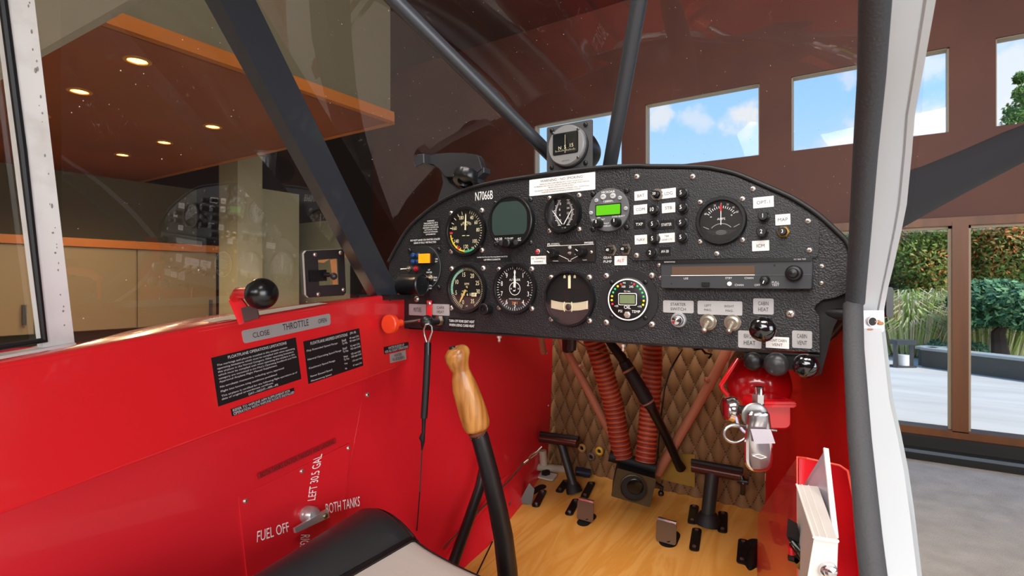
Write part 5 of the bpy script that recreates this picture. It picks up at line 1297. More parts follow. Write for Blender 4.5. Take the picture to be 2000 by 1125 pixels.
c = ((471, 646), (644, 612), (645, 634), (476, 671))
op = [rail(*q, .0008) for q in rq(c, .18)]; m = MB(); m.add(op, [tuple(range(len(op)))]); ob = [p - RN * .0007 for p in op]
for i in range(len(op)): j = (i + 1) % len(op); m.add([op[i], op[j], ob[j], ob[i]], [(0, 1, 2, 3)])
Qd = quad(rail, c, .0008)
for (s_, u0, v0, u1, v1) in (('CLOSE', .09, .32, .255, .72), ('THROTTLE', .40, .12, .705, .66), ('OPEN', .83, .30, .945, .68)): m.qtext(s_, Qd, u0, v0, u1, v1, 1, RN * .0003)
m.build('throttle_placard', [PLQ, KINK], None, 'long silver placard reading CLOSE THROTTLE OPEN on the red rail', 'placard')
T1 = [('FLOATPLANE OPERATIONS LIMITATIONS', .16, .04, .86, .10)]
for i, (s_, u1) in enumerate((('The markings and placards installed in this airplane contain', .86), ('operating limitations which must be complied with when operating', .96), ('this airplane in the Normal Category. Other operating limitations', .94), ('which must be complied with when operating this airplane in this', .95),
                          ('category are contained in the Pilot\'s Operating handbook and FAA', .97), ('Approved Airplane Flight Manual Supplement.', .70))): T1.append((s_, .04, .155 + i * .068, u1, .205 + i * .068))
for (s_, v, u1) in (('No acrobatic maneuvers, including spins, approved', .60, .78), ('Flight into known icing conditions prohibited', .695, .68), ('This airplane is certified for the following flight operations as of', .79, .95), ('date of original airworthiness certificate:', .855, .62)): T1.append((s_, .04, v, u1, v + .05))
T1.append(('DAY---NIGHT---VFR---IFR', .32, .925, .68, .975))
INKP = mat('placard_white_ink', 'd8d8da', .5); PB = mat('placard_black', '141519', .45)
pp = qplac('operations_placard', ((412, 699), (577, 659), (588, 740), (426, 794)), T1, PB, INKP, 'black placard of small white text headed FLOATPLANE OPERATIONS LIMITATIONS')
T2 = [('FLOATPLANE AIRSPEED LIMITATIONS', .10, .05, .75, .12), ('(PA-18)', .80, .045, .92, .12)]
for i, (l, a, b_, c_, d_) in enumerate((('Flap Extended Speed Range', 'Stall', '49 mph CAS', 'To Vfe', '85 mph CAS'), ('Normal Operating Speed Range', 'Stall', '52 mph CAS', 'To Vno', '102 mph CAS'), ('Cautionary Speed Range', 'Vno', '102 mph CAS', 'To Vne', '128 mph CAS'))):
    v = .19 + i * .205; T2 += [(l, .03, v + .02, .55 if i == 0 else (.60 if i == 1 else .47), v + .075), (a, .63, v - .01, .71, v + .045), (b_, .78, v - .02, .97, v + .04), (c_, .63, v + .065, .73, v + .12), (d_, .78, v + .055, .98, v + .115)]
T2 += [('Never Exceed Speed', .04, .82, .40, .875), ('Vne', .63, .775, .69, .82), ('128 mph CAS', .79, .765, .98, .82), ('Maneuvering Speed', .04, .93, .38, .98), ('Va', .63, .90, .67, .945), ('97 mph CAS', .79, .89, .97, .945)]
qplac('airspeed_placard', ((592, 667), (701, 641), (709, 714), (602, 750)), T2, PB, INKP, 'black placard with a table of speeds headed FLOATPLANE AIRSPEED LIMITATIONS')
qplac('supplement_placard', ((450, 799), (573.5, 757), (575, 768), (453, 813)), [('REFER TO WIPLINE AFM SUPPLEMENT FOR', .02, .08, .92, .45), ('OPERATION WITH WIPLINE FLOATS INSTALLED', .02, .55, .99, .92)], PB, INKP, 'narrow black two-line placard starting REFER TO, lowest on the red rail')
qplac('rudder_placard', ((749, 678), (797, 667.5), (798, 680), (750, 692)), [('WATER RUDDER UP', .16, .10, .80, .46), ('FOR ALL FLIGHT OPERATIONS', .03, .54, .96, .90)], PB, INKP, 'small black placard reading water rudder up for all flight operations')
qplac('rudder_placard', ((761, 691.5), (791.6, 683.6), (793, 701.6), (762, 709)), [('WATER', .24, .16, .72, .44), ('RUDDERS', .14, .56, .88, .86)], PLQ, KINK, 'small silver placard reading WATER RUDDERS')

# throttle lever
t = thing('throttle_lever', rail(480, 640), 'red throttle arm with a large black ball knob on the left rail', 'lever')
m = MB(); a = pane(492, 622, .03); b = a + (camw(0, 0, .01) - EYE); q0, q1, q2, q3 = aD(483, 626, .56), aD(458, 582, .56), aD(466, 571, .55), aD(505, 575, .515)
m.beam(q0, q1, HX, .018, .004, 0, .012, .004); m.tube([q1, q2, q2.lerp(q3, .3), q3], [.005, .0055, .006, .006], 0, 12); m.build('arm', RED, t)
m = MB(); m.sphere(aD(511, 574, .515), 31 * .515 / F, 0, 36, 20); m.build('ball_knob', mat('bakelite', '0d0d0e', .24), t)
m = MB(); m.beam(aD(492, 625, .55), aD(486, 598, .552), HX, .016, .002); m.build('slot_plate', mat('rusty_dark', '3a1c1a', .6), t)
WS = mat('pale_strip', 'cfc8c0', .5); m = MB(); LB = BVHTree.FromPolygons([p.copy() for r in LEDGE for p in r], [(i * len(LEDGE[0]) + j, i * len(LEDGE[0]) + j + 1, (i + 1) * len(LEDGE[0]) + j + 1, (i + 1) * len(LEDGE[0]) + j) for i in range(3) for j in range(len(LEDGE[0]) - 1)])
def ledge(px, py):
    h_ = LB.ray_cast(EYE, D(px, py).normalized())[0]
    return (h_ or rail(px, py, -.03)) + Vector((0, 0, .0012))
m.add([ledge(395, 628), ledge(470, 615), ledge(560, 601), ledge(622, 593), ledge(640, 594), ledge(560, 608), ledge(480, 622), ledge(425, 633)], [tuple(range(8))]); m.build('slot_liner', WS, t)

# window latch on the side pane
t = thing('window_latch', pane(630, 533, .004), 'square black latch plate with a small ball knob on the side window', 'latch')
cs_ = [(589, 490), (668, 486), (672, 576), (594, 581)]; Qv = [Vector((*c_, 0)) for c_ in cs_]
def LQ(u, v, off): p = (Qv[0] * (1 - u) + Qv[1] * u) * (1 - v) + (Qv[3] * (1 - u) + Qv[2] * u) * v; return pane(p.x, p.y, off)
m = MB()
o_ = [(.06, 0), (.94, 0), (1, .06), (1, .94), (.94, 1), (.06, 1), (0, .94), (0, .06)]; i_ = [(.34, .20), (.82, .20), (.82, .76), (.34, .76)]
a_ = [LQ(u, v, .005) for u, v in o_]; b_ = [LQ(u, v, .005) for u, v in i_]; vv = a_ + b_
m.add(vv, [(0, 1, 9, 8), (1, 2, 9), (2, 3, 10, 9), (3, 4, 10), (4, 5, 11, 10), (5, 6, 11), (6, 7, 8, 11), (7, 0, 8)])
lo_ = [LQ(u, v, .0005) for u, v in o_]
for k in range(8): j = (k + 1) % 8; m.add([a_[k], lo_[k], lo_[j], a_[j]], [(0, 1, 2, 3)], 1)
m.build('plate', [mat('latch_black', '2a2628', .4), mat('latch_edge', 'b9afa6', .4)], t)
m = MB(); m.add([LQ(.66, .22, .003), LQ(.82, .20, .003), LQ(.82, .76, .003), LQ(.70, .76, .003)], [(0, 1, 2, 3)]); m.add([LQ(.34, .22, .003), LQ(.66, .20, .003), LQ(.5, .28, .003), LQ(.36, .26, .003)], [(0, 1, 2, 3)]); m.build('bare_wood', mat('bare_wood', 'b87c4a', .7), t)
m = MB(); m.add([LQ(.08, .42, .0085), LQ(.50, .42, .0085), LQ(.50, .66, .0085), LQ(.08, .66, .0085)], [(0, 1, 2, 3)]); m.add([LQ(.08, .42, .0055), LQ(.08, .66, .0055), LQ(.08, .66, .0085), LQ(.08, .42, .0085)], [(0, 1, 2, 3)])
m.tube([LQ(.40, .52, .009), LQ(.52, .53, .012)], .004, 0, 10); m.build('slide_tab', BLK, t)
m = MB(); m.sphere(LQ(.59, .56, .016), 7.5 * .8 / F, 0, 20, 12); m.build('ball_knob', GLG, t)
for (u, v) in ((.27, .09), (.90, .08), (.93, .88), (.30, .94)): screw(frame(LQ(u, v, .005), HX, WN), .0034, t, mat_=SCR)

SATM = mat('satin_metal', 'c8c8ca', .34, .75)
# ---- fuel selector on the lower wall
t = thing('fuel_selector', wall(570, 1030), 'fuel selector: chrome handle on a red screwed plate with white lettering, lower left wall', 'fuel selector'); FS = t
WNn = wallN(580, 1010); pc = wall(580, 1010)
def wp_(px, py, off=0.0): return aP(px, py, pc, WNn) + WNn * off
m = MB(); c = [(464, 970.5), (681, 865), (673, 972), (655, 1150), (486, 1175)]; a_ = [wp_(*q, .003) for q in c]; b_ = [p - WNn * .004 for p in a_]; m.add(a_, [tuple(range(5))])
for i in range(5): j = (i + 1) % 5; m.add([a_[i], b_[i], b_[j], a_[j]], [(0, 1, 2, 3)])
m.build('plate', REDD, t)
for (px, py) in ((477, 978), (587, 920), (678, 875)): screw(frame(wp_(px, py, .003), (0, 1, 0), WNn), .0032, t)
m = MB()
for (s_, c) in (('LEFT 30.5 GAL', ((598, 978), (610, 893), (627, 886), (613, 976))), ('BOTH TANKS', ((633, 984), (700, 969), (700, 988), (635, 1004))), ('FUEL OFF', ((500, 1037), (560, 1019), (563, 1037), (499, 1059))), ('RIGHT 30.5 GAL', ((603, 1044), (594, 1140), (575, 1140), (585, 1044)))):
    Qd = [wp_(*q, .0034) for q in c]; m.qtext(s_, Qd, 0, 0, 1, 1, 0)
m.build('lettering', WHT, t)
Qd = [wall(*q, .003) for q in ((500, 925), (653, 855), (655, 865), (502, 936))]
m = MB(); m.add(Qd, [(0, 1, 2, 3)]); m.qtext('BOTH TANKS ON FOR TAKEOFF AND LANDING', Qd, .03, .12, .97, .88, 1, WNn * .0004); m.build('tank_placard', [mat('dark_red_tape', 'a3141c', .4), mat('dark_red_ink', '3a0c10', .5)], None, 'dark red strip reading BOTH TANKS ON FOR TAKEOFF AND LANDING', 'placard')
t = FS
M_ = frame(wp_(597, 1004, .002), (0, 1, 0), WNn); m = MB(); m.lathe([(.0115, 0), (.012, .004), (.0102, .008), (.0118, .010), (.0115, .016), (.008, .021), (0, .023)], M_, 0, 28); m.build('hub', SATM, t)
m = MB(); m.beam(wp_(620, 1000, .024), wp_(556, 1033, .024), WNn, .007, .0115, 0, .005, .0065); m.build('lever', SATM, t)
m = MB(); m.poly([(0, 0), (0, 0), (0, 0)], 0) if False else m.add([wp_(619, 996, .0036), wp_(634, 999, .0036), wp_(620, 1009, .0036)], [(0, 1, 2)]); m.build('pointer_mark', mat('orange_mark', 'd8502a', .5), t)
screw(frame(wp_(613, 1005, .0278), (0, 1, 0), WNn), .004, t, mat_=mat('handle_screw', '8a8a6a', .35, .8))

# ---- water rudder retract cable with black sleeve
t = thing('water_rudder_cable', aD(830, 740, .78), 'black sleeved cable hanging from a metal loop beside the control stick', 'cable')
lp_ = [aD(px, py, k) for px, py, k in ((833, 668, .865), (829, 655, .865), (828, 643, .865), (832, 634, .862), (838, 633, .862), (843, 637, .865), (844, 648, .865), (840, 660, .865), (837, 669, .865))]
m = MB(); m.tube(lp_, .0018, 0, 10); m.build('wire_loop', STL, t)
m = MB(); m.tube([aD(835.5, 669, .865), aD(835, 693, .863)], .0058, 0, 14); m.build('ferrule', mat('ferrule_black', '111015', .3), t)
m = MB(); m.tube([aD(835, 692, .863), aD(832, 755, .858), aD(828, 817, .85)], [.0056, .0057, .0055], 0, 14); m.build('sleeve', RUB, t)
m = MB(); m.tube([aD(828, 816, .85), aD(827, 845, .85), aD(824, 855, .85), aD(826, 862, .85), aD(824, 880, .85)], [.0035, .003, .005, .0035, .0012], 0, 10); m.build('knot', BLKM, t)
m = MB(); m.tube([aD(824, 878, .85), aD(820, 960, .83), wall(814, 1036, .0)], .0011, 0, 6); m.build('cord', mat('cord_brown', '2e1a18', .7), t)

# ---- control stick
t = thing('control_stick', aD(985, 1100, .75), 'control stick: carved wooden grip on a curved black tube', 'control stick')
GW = mat('grip_wood', 'b97f3c', .36, coat=.2, var=(60, '8c5420', .38, .66, (2.2, 2.2, .12)))
prof = [((893, 676), 10, .70), ((891, 680), 19, .70), ((890, 690), 24.5, .70), ((892, 702), 24, .70), ((895, 713), 20, .70), ((899, 724), 17, .70), ((902, 737), 21, .70), ((907, 757), 25, .702), ((915, 780), 26.5, .704), ((923, 806), 27.5, .706), ((929, 826), 27, .708), ((932, 836), 24, .708), ((934, 841), 18, .709)]
cen = [aD(*p, k) for p, r, k in prof]
m = MB(); rows = []
ax = (cen[-1] - cen[3]).normalized(); su = HX - ax * HX.dot(ax); su.normalize(); sv = ax.cross(su)
for i, ((p, r, k), c) in enumerate(zip(prof, cen)):
    rw = r * k / F; fl_ = .92 if i > 5 else 1.0; row = []
    for q in range(33):
        a = 2 * PI * q / 32; lump = 1 + (.05 * math.sin(3 * a + 1) if i > 5 else .06 * math.cos(a))
        head = Vector((0, 0, 0))
        row.append(c + su * (math.cos(a) * rw * lump * 1.0) + sv * (math.sin(a) * rw * lump * fl_))
    rows.append(row)
m.grid(rows); m.add(rows[0][:-1], [tuple(range(31, -1, -1))]); m.add(rows[-1][:-1], [tuple(range(32))])
# forward horn of the grip head (upper right shoulder)
m.sphere(aD(903, 688, .70), 15.5 * .70 / F, 0, 24, 14)
g = m.build('wooden_grip', GW, t)
rm = g.modifiers.new('remesh', 'REMESH'); rm.mode = 'VOXEL'; rm.voxel_size = .0012; rm.use_smooth_shade = True
smd = g.modifiers.new('smooth', 'SMOOTH'); smd.factor = .7; smd.iterations = 9
M_ = frame(aD(885, 686, .698), HX, (cen[1] - cen[6]).normalized() + Vector((-.1, 0, .15))); m = MB(); m.lathe([(.0052, -.006), (.0052, .0), (.0034, .001), (.0034, .003), (.0042, .0035), (.0042, .006), (.003, .0068), (0, .007)], M_, 0, 16); m.build('push_button', BLK, t)
tp_ = [((931, 838), 17, .712), ((938, 856), 17.5, .713), ((946, 885), 17.5, .716), ((957, 927), 18, .72), ((971, 987), 18.5, .728), ((983, 1047), 19.3, .735), ((991, 1115), 20, .742), ((998, 1230), 21, .75), ((1000, 1400), 22, .74)]
m = MB(); m.tube([aD(*p, k) for p, r, k in tp_], [r * k / F for p, r, k in tp_], 0, 28); m.build('stick_tube', mat('stick_black', '101012', .42, bump=(60, .15, .001)), t)
m = MB(); pts = [aD(*p, k) for p, r, k in tp_[:2]]; a = pts[0].lerp(pts[1], .15); d_ = (pts[1] - pts[0]).normalized(); M_ = frame(a, HX, d_)
m.lathe([(.0122, 0), (.0128, .001), (.0127, .0035), (.0121, .0045)], M_, 0, 24, True, False)
for i in range(14): an = random.random() * 6.28; m.sphere((.0124 * math.cos(an), .0124 * math.sin(an), .004 + .006 * random.random()), .0011, 0, 6, 4, M_)
m.build('glue_remains', mat('glue_brown', '6b3418', .8), t)
# side tube behind the stick
t = tag(MB().tube([aD(948, 900, 1.02), aD(937, 952, .99), aD(912, 1025, .93), aD(888, 1092, .88), aD(870, 1150, .84)], [.0095] * 5, 0, 18).build('trim_tube', mat('tube_black', '0f0f11', .4)), 'black tube leaning behind the control stick along the red wall', 'tube')
# rudder cables on the left wall
t = thing('rudder_cable', wall(960, 960, .01), 'thin steel rudder cable with fork end running up to the left pedal', 'cable')
m = MB(); m.tube([wall(862, 1072, .006), wall(920, 1010, .008), wall(985, 940, .012), aD(1024, 903, 1.14)], .0017, 0, 8); m.build('wire', STL, t)
m = MB(); m.tube([aD(1022, 905, 1.14), aD(1032, 897, 1.14)], .0035, 0, 10); 
for s_ in (-1, 1): m.tube([aD(1032, 897, 1.14), aD(1036 , 892 + s_ * 3, 1.14 + s_ * .004), aD(1048, 884 + s_ * 2, 1.14 + s_ * .004), aD(1058, 872, 1.14)], .0022, 0, 8)
m.build('fork', NUT, t)
t = thing('lower_rudder_cable', fl(1005, 990, .02), 'short steel cable and shackle reaching the floor slot by the left wall', 'cable')
m = MB(); m.tube([fl(1022, 958, .045), fl(1014, 968, .04), fl(1003, 985, .03), fl(996, 1005, .02)], [.003, .0045, .003, .0015], 0, 8); m.build('shackle', STL, t)
m = MB(); m.prism([(-.014, 0), (.014, 0), (.010, .036), (-.004, .044)], -.001, .001, frame(fl(1026, 985), (.8, -.5, 0), (.3, -.9, .2)), 0); m.build('horn', mat('horn_steel', '6d6966', .4, .7), t)

# ================================================================ FOOTWELL
BRZ = mat('dark_bronze', '2b211d', .35, .5)
def pedal(x0, y0, x1, y1, bx, by, tx, k0, k1, lab, pw):
    t = thing('rudder_pedal', fl(bx, by), lab, 'pedal', 'rudder pedals'); base = fl(bx, by); ky = base.y
    a, b = aY(x0, y0, ky + .01), aY(x1, y1, ky + .01); m = MB(); m.tube([a, b], .0098, 0, 20); m.build('foot_bar', mat('pedal_bronze', '53302b', .3, .6), t)
    m = MB(); m.tube([a + Vector((-.002, .002, .010)), b + Vector((.002, .002, .010))], .0055, 0, 12); m.build('rubber_pad', BLKM, t)
    top_ = a.lerp(b, tx); m = MB(); m.tube([top_ + Vector((0, .002, -.004)), base + FN * .012], pw, 0, 18); m.build('post', mat('pedal_post', '2c2d2c', .45, .3), t)
    m = MB(); m.lathe([(pw * 1.9, 0), (pw * 1.7, .012), (pw * 1.2, .022)], frame(base, (1, 0, 0), (base - top_) * -1), 0, 24); m.build('boot', BLKM, t); return t, a, b
tL, a, b = pedal(1056, 856, 1128, 866, 1122, 962, .55, 1, 1, 'left rudder pedal with horizontal bar on a slanted post', .0095)
tR, a, b = pedal(1352, 912, 1448, 930, 1382, 1024, .42, 1, 1, 'right rudder pedal with horizontal bar above a rubber boot', .0125)
m = MB(); e = aD(1450, 975, 1.10); m.tube([b, b + Vector((.004, -.004, -.01)), e], .0045, 0, 10); m.tube([b + Vector((-.006, -.002, -.008)), b + Vector((.012, -.002, -.008))], .0055, 0, 10); m.build('pedal_link', BLK, tR)
m = MB(); m.tube([aD(1450, 975, 1.10), aD(1452, 1000, 1.09)], .006, 0, 10); m.build('link_end', GOLD, tR)
tag(MB().tube([aD(1446, 1000, 1.06), aD(1443, 1050, 1.0), aD(1443, 1090, .95), aD(1447, 1150, .90)], .0024, 0, 8).build('control_cable', mat('cable_grey', '8a8c90', .5)), 'grey cable dropping along the floor left of the document pocket', 'cable')
# heel brake pads
for (c, lab) in ((((1127, 978), (1158, 983), (1160, 1017), (1128, 1014)), 'left chrome heel brake pad standing on the plywood floor'), (((1281, 1016), (1320, 1024), (1320, 1063), (1284, 1056)), 'right chrome heel brake pad standing on the plywood floor')):
    b0_ = fl((c[2][0] + c[3][0]) / 2, (c[2][1] + c[3][1]) / 2 + 1); yb = b0_.y; t = thing('heel_brake_pad', b0_, lab, 'pedal', 'heel brake pads')
    Q4 = [aY(*q, yb - .004) for q in c]; nn_ = Vector((0, -1, .1)).normalized(); ctr4 = sum(Q4, Vector()) / 4
    M_ = frame(ctr4, (1, 0, 0), nn_); w = (Q4[1] - Q4[0]).length; h = (Q4[0] - Q4[3]).length
    m = MB(); m.rbox((0, 0, 0), (w, h, .002), .004, M_, 0, 5); m.build('plate', mat('pad_steel', '8d8378', .3, .9), t)
    m = MB(); m.grid([[M_ @ Vector((-w / 2 + .002, h / 2 - .003, .001)), M_ @ Vector((w / 2 - .002, h / 2 - .003, .001))], [M_ @ Vector((-w / 2 + .001, h / 2 + .003, -.001)), M_ @ Vector((w / 2 - .001, h / 2 + .003, -.001))], [M_ @ Vector((-w / 2 + .002, h / 2 + .004, -.007)), M_ @ Vector((w / 2 - .002, h / 2 + .004, -.007))], [M_ @ Vector((-w / 2 + .002, h / 2 + .002, -.013)), M_ @ Vector((w / 2 - .002, h / 2 + .002, -.013))]]); m.build('rolled_top', CHR, t)
    m = MB(); m.tube([M_ @ Vector((w * .1, -h * .3, -.002)), M_ @ Vector((w * .2, -h * .55, -.012))], .006, 0, 10); m.build('stem', BLK, t)
# white brackets / blue part below left pedal
tag(MB().tube([aD(1047, 911, 1.24), aD(1104, 917, 1.26)], .009, 0, 14).build('cross_tube', mat('tube_cream', 'b8aa98', .5)), 'cream cross tube behind the left rudder pedal', 'tube')
tag(MB().tube([aD(1120, 936, 1.26), aD(1170, 945, 1.27)], .009, 0, 14).build('cross_tube', MATS['tube_cream']), 'cream tube end on the floor right of the left pedal post', 'tube')
tag(MB().tube([aD(1060, 880, 1.24), aD(1062, 908, 1.24)], .009, 0, 14).build('upright_tube', MATS['tube_cream']), 'short cream upright tube under the cable fork', 'tube')
m = MB(); M_ = FM(1066, 932, .004); m.rbox((0, 0, 0), (.05, .03, .003), .006, M_, 0, 4); m.lathe([(.011, .002), (.011, .009), (.006, .012)], M_ @ Matrix.Translation((-.002, .004, 0)), 1, 6, False); m.build('floor_bracket', [mat('bracket_white', 'cfcac4', .4), BRZ], None, 'white floor bracket with a dark bolt in the left far corner', 'bracket')
m = MB(); m.tube([aD(1124, 920, 1.22), aD(1152, 925, 1.22)], .010, 0, 14); m.build('brake_cylinder', mat('cylinder_blue', '1c2238', .35), None, 'dark blue cylinder behind the left pedal post', 'cylinder')
# grommets in the blanket
for (px, py, c_, lab) in ((1137, 875, 'c3915a', 'tan grommet nearest the left pedal bar'), (1171, 881, 'd6a52f', 'yellow grommet, rightmost of three in the blanket'), (1155, 892, '6a5244', 'dark grommet, lowest of three in the blanket')):
    M_ = frame(aY(px, py, YF - .008), (1, 0, 0), (0, -1, 0)); m = MB(); m.lathe([(.0045, -.001), (.0045, .003), (.0065, .005), (.0095, .003), (.0100, 0)], M_, 0, 20, True, False); m.disk(.0046, .0, M_, 1, 16); m.build('grommet', [mat('grommet_' + c_, c_, .5), BLKM], None, lab, 'grommet', 'grommets in the firewall blanket')
# pink-tan structure tubes
TP = mat('primer_tube', 'a8664c', .5)
for (p, r, lab, nub) in (([aD(1090, 640, 1.18), aD(1100, 672, 1.18), aD(1150, 765, 1.16), aD(1212, 885, 1.15)], .0088, 'salmon-primed structure tube slanting down right beside the left hose', (1134, 716, 1.16)),
                      ([aD(1428, 668, 1.02), aD(1395, 735, 1.035), aD(1318, 868, 1.08), aD(1284, 925, 1.10)], .0095, 'salmon-primed structure tube slanting down left toward the brass plate', (1381, 742, 1.035))):
    t = thing('structure_tube', p[1], lab, 'tube', 'salmon-primed structure tubes'); MB().tube(p, r, 0, 18).build('tube', TP, t)
    M_ = frame(aD(*nub), HX, (SN, -CS, 0)); MB().lathe([(.0048, -.006), (.0048, .004), (.003, .006), (0, .006)], M_, 0, 14).build('stub', TP, t)
MB().tube([aD(1052, 645, 1.17), aD(1058, 660, 1.17), aD(1062, 690, 1.18)], .007, 0, 12).build('structure_tube', TP, None, 'short end of a salmon tube showing under the panel above the red wall', 'tube')
# corrugated scat hoses
HS = mat('hose_shaded', '7c2415', .6); HW = mat('hose_ridge_lit', 'b4522f', .5)  # hose colour darkened for the under-panel shadow, ridges kept lighter as shading
def hose(pts, r, lab):
    t = thing('air_hose', pts[0], lab, 'hose', 'orange corrugated air hoses'); P_ = []
    for i in range(len(pts) - 1):
        n_ = 40
        for k in range(n_): P_.append(pts[i].lerp(pts[i + 1], k / n_))
    P_.append(pts[-1])
    for _ in range(30): P_ = [P_[0]] + [(P_[i - 1] + P_[i] * 2 + P_[i + 1]) / 4 for i in range(1, len(P_) - 1)] + [P_[-1]]
    L_ = [0]
    for i in range(1, len(P_)): L_.append(L_[-1] + (P_[i] - P_[i - 1]).length)
    pitch = .0095; n2 = int(L_[-1] / (pitch / 6)); S_ = []; R_ = []; j = 0
    for q in range(n2):
        s_ = L_[-1] * q / n2
        while L_[j + 1] < s_: j += 1
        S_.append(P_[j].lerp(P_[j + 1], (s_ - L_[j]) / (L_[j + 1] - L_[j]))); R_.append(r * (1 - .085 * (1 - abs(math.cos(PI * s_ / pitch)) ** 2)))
    m = MB(); m.tube(S_, R_, 0, 28); o = m.build('corrugated_tube', [HS, HW], t)
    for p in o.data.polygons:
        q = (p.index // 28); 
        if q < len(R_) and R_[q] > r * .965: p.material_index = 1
    return t
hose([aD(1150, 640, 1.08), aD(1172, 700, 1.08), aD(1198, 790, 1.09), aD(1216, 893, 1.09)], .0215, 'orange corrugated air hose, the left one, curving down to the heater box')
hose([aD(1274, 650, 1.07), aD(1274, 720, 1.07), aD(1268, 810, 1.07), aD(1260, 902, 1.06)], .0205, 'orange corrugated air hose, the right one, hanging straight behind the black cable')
# heater box
t = thing('heater_box', aD(1240, 950, 1.03), 'dark olive square heater outlet box on the floor under the hoses', 'box')
kb = 1.05; fc = [aD(1200, 913, kb), aD(1275, 934, kb * .985), aD(1272, 991, kb * .985), aD(1203, 969, kb)]
M_ = frame(sum(fc, Vector()) / 4, fc[1] - fc[0], (fc[1] - fc[0]).cross(fc[0] - fc[3])); w = (fc[1] - fc[0]).length; h = (fc[0] - fc[3]).length
OL = mat('olive_metal', '4a402c', .4, .4)
m = MB(); m.rbox((0, 0, -.035), (w, h, .07), .003, M_, 1, 3); m.rbox((0, 0, .001), (w * 1.02, h * 1.02, .002), .003, M_, 0, 3); m.build('casing', [OL, BLKM], t)
m = MB(); T_ = M_ @ Matrix.Translation((0, 0, .002)); m.lathe([(.0268, 0), (.0268, .003), (.0248, .004), (.0235, 0)], T_, 0, 32, True, False); m.disk(.024, .0003, T_, 1, 28); m.build('outlet_ring', [OL, BLKM], t)
m = MB(); m.sphere((.003, .003, .0), .0165, 0, 20, 10, T_, (1, 1, .12)); m.build('valve_flap', mat('flap_black', '1a1814', .2, .5), t)
m = MB(); m.tube([M_ @ Vector((-w * .75, h * .62, -.04)), M_ @ Vector((w * .5, h * .62, -.04))], .012, 0, 14); m.build('hose_collar', BLKM, t)
m = MB(); m.tube([M_ @ Vector((w * .5, h * .3, -.01)), M_ @ Vector((w * .72, h * .2, -.012)), M_ @ Vector((w * .70, -h * .1, -.01))], .0035, 0, 8); m.sphere(M_ @ Vector((w * .72, h * .0, -.01)), .006, 0, 10, 6); m.build('control_arm', BLK, t)
# brass plate, black engine control sleeve, thin cables
m = MB(); q = [aY(*k, YF - .012) for k in ((1288, 885), (1357, 888), (1357, 952), (1290, 936))]; m.add(q, [(0, 1, 2, 3)]); m.add([p + Vector((0, .003, 0)) for p in q], [(3, 2, 1, 0)])
for i in range(4): j = (i + 1) % 4; m.add([q[i], q[i] + Vector((0, .003, 0)), q[j] + Vector((0, .003, 0)), q[j]], [(0, 1, 2, 3)])
m.build('brass_plate', mat('dull_brass', 'a5803a', .45, .6), None, 'dull brass plate on the blanket behind the black sleeve', 'plate')
t = thing('control_sleeve', aD(1265, 770, 1.03), 'black sleeved engine control running diagonally across the right hose', 'cable')
m = MB(); m.tube([aD(1180, 655, 1.04), aD(1200, 680, 1.03), aD(1214, 698, 1.03), aD(1222, 712, 1.03)], [.006, .009, .010, .007], 0, 12); m.tube([aD(1218, 705, 1.03), aD(1230, 725, 1.03), aD(1262, 780, 1.02), aD(1272, 795, 1.02)], [.011, .0125, .0135, .010], 0, 16); m.build('boot', BLKM, t)
m = MB(); m.tube([aD(1270, 792, 1.02), aD(1300, 850, 1.05), aD(1322, 900, 1.08), aD(1330, 914, 1.09)], [.0095, .0085, .0085, .0105], 0, 16); m.build('sleeve', BLK, t)
for (px, py) in ((1227, 723), (1266, 786)): MB().lathe([(.0128, -.002), (.0128, .002)], frame(aD(px, py, 1.02), HX, (aD(1262, 780, 1.02) - aD(1230, 725, 1.03))), 0, 20).build('clamp', mat('clamp_tan', '8a5a44', .5), t)
MB().tube([aD(1333, 682, 1.06), aD(1310, 720, 1.06), aD(1298, 760, 1.06), aD(1289, 830, 1.07), aD(1284, 900, 1.07)], .0016, 0, 8).build('thin_cable', BRZ, None, 'thin dark cable hanging between the right hose and the right structure tube', 'cable')
MB().tube([aD(1128, 666, .98), aD(1150, 682, 1.0), aD(1180, 688, 1.02), aD(1200, 692, 1.03)], .0013, 0, 8).build('thin_cable', mat('wire_tan', '7a5a44', .5), None, 'thin tan wire looping from the black coupling to the control sleeve', 'cable')
m = MB(); m.tube([aD(1106, 600, .93), aD(1110, 684, .96)], [.010, .011], 0, 14); m.tube([aD(1118, 602, .93), aD(1116, 682, .95)], [.008, .009], 1, 14); m.build('cable_coupling', [BLK, GLG], None, 'shiny black coupling hanging just under the panel edge', 'coupling')
MB().tube([aD(1400, 600, .80), aD(1350, 660, .92), aD(1357, 683, .98), aD(1370, 681, .98), aD(1378, 690, .98), aD(1390, 692, .98), aD(1384, 700, .98)], .0022, 0, 8).build('cable_clip', BLK, None, 'small black wire clip under the panel right of centre', 'clip')
# dark cross tube at the panel right end
MB().tube([aD(1588, 606, .62), aD(1640, 613, .60), aD(1668, 616, .59)], .0085, 0, 16).build('cross_tube', BLK, None, 'black tube joining the panel right end to the padded door tube', 'tube')
MB().tube([aD(1598, 672, .66), aD(1625, 650, .64), aD(1650, 620, .62)], .006, 0, 12).build('brace_tube', GLG, None, 'short dark brace tube below the panel right end', 'tube')

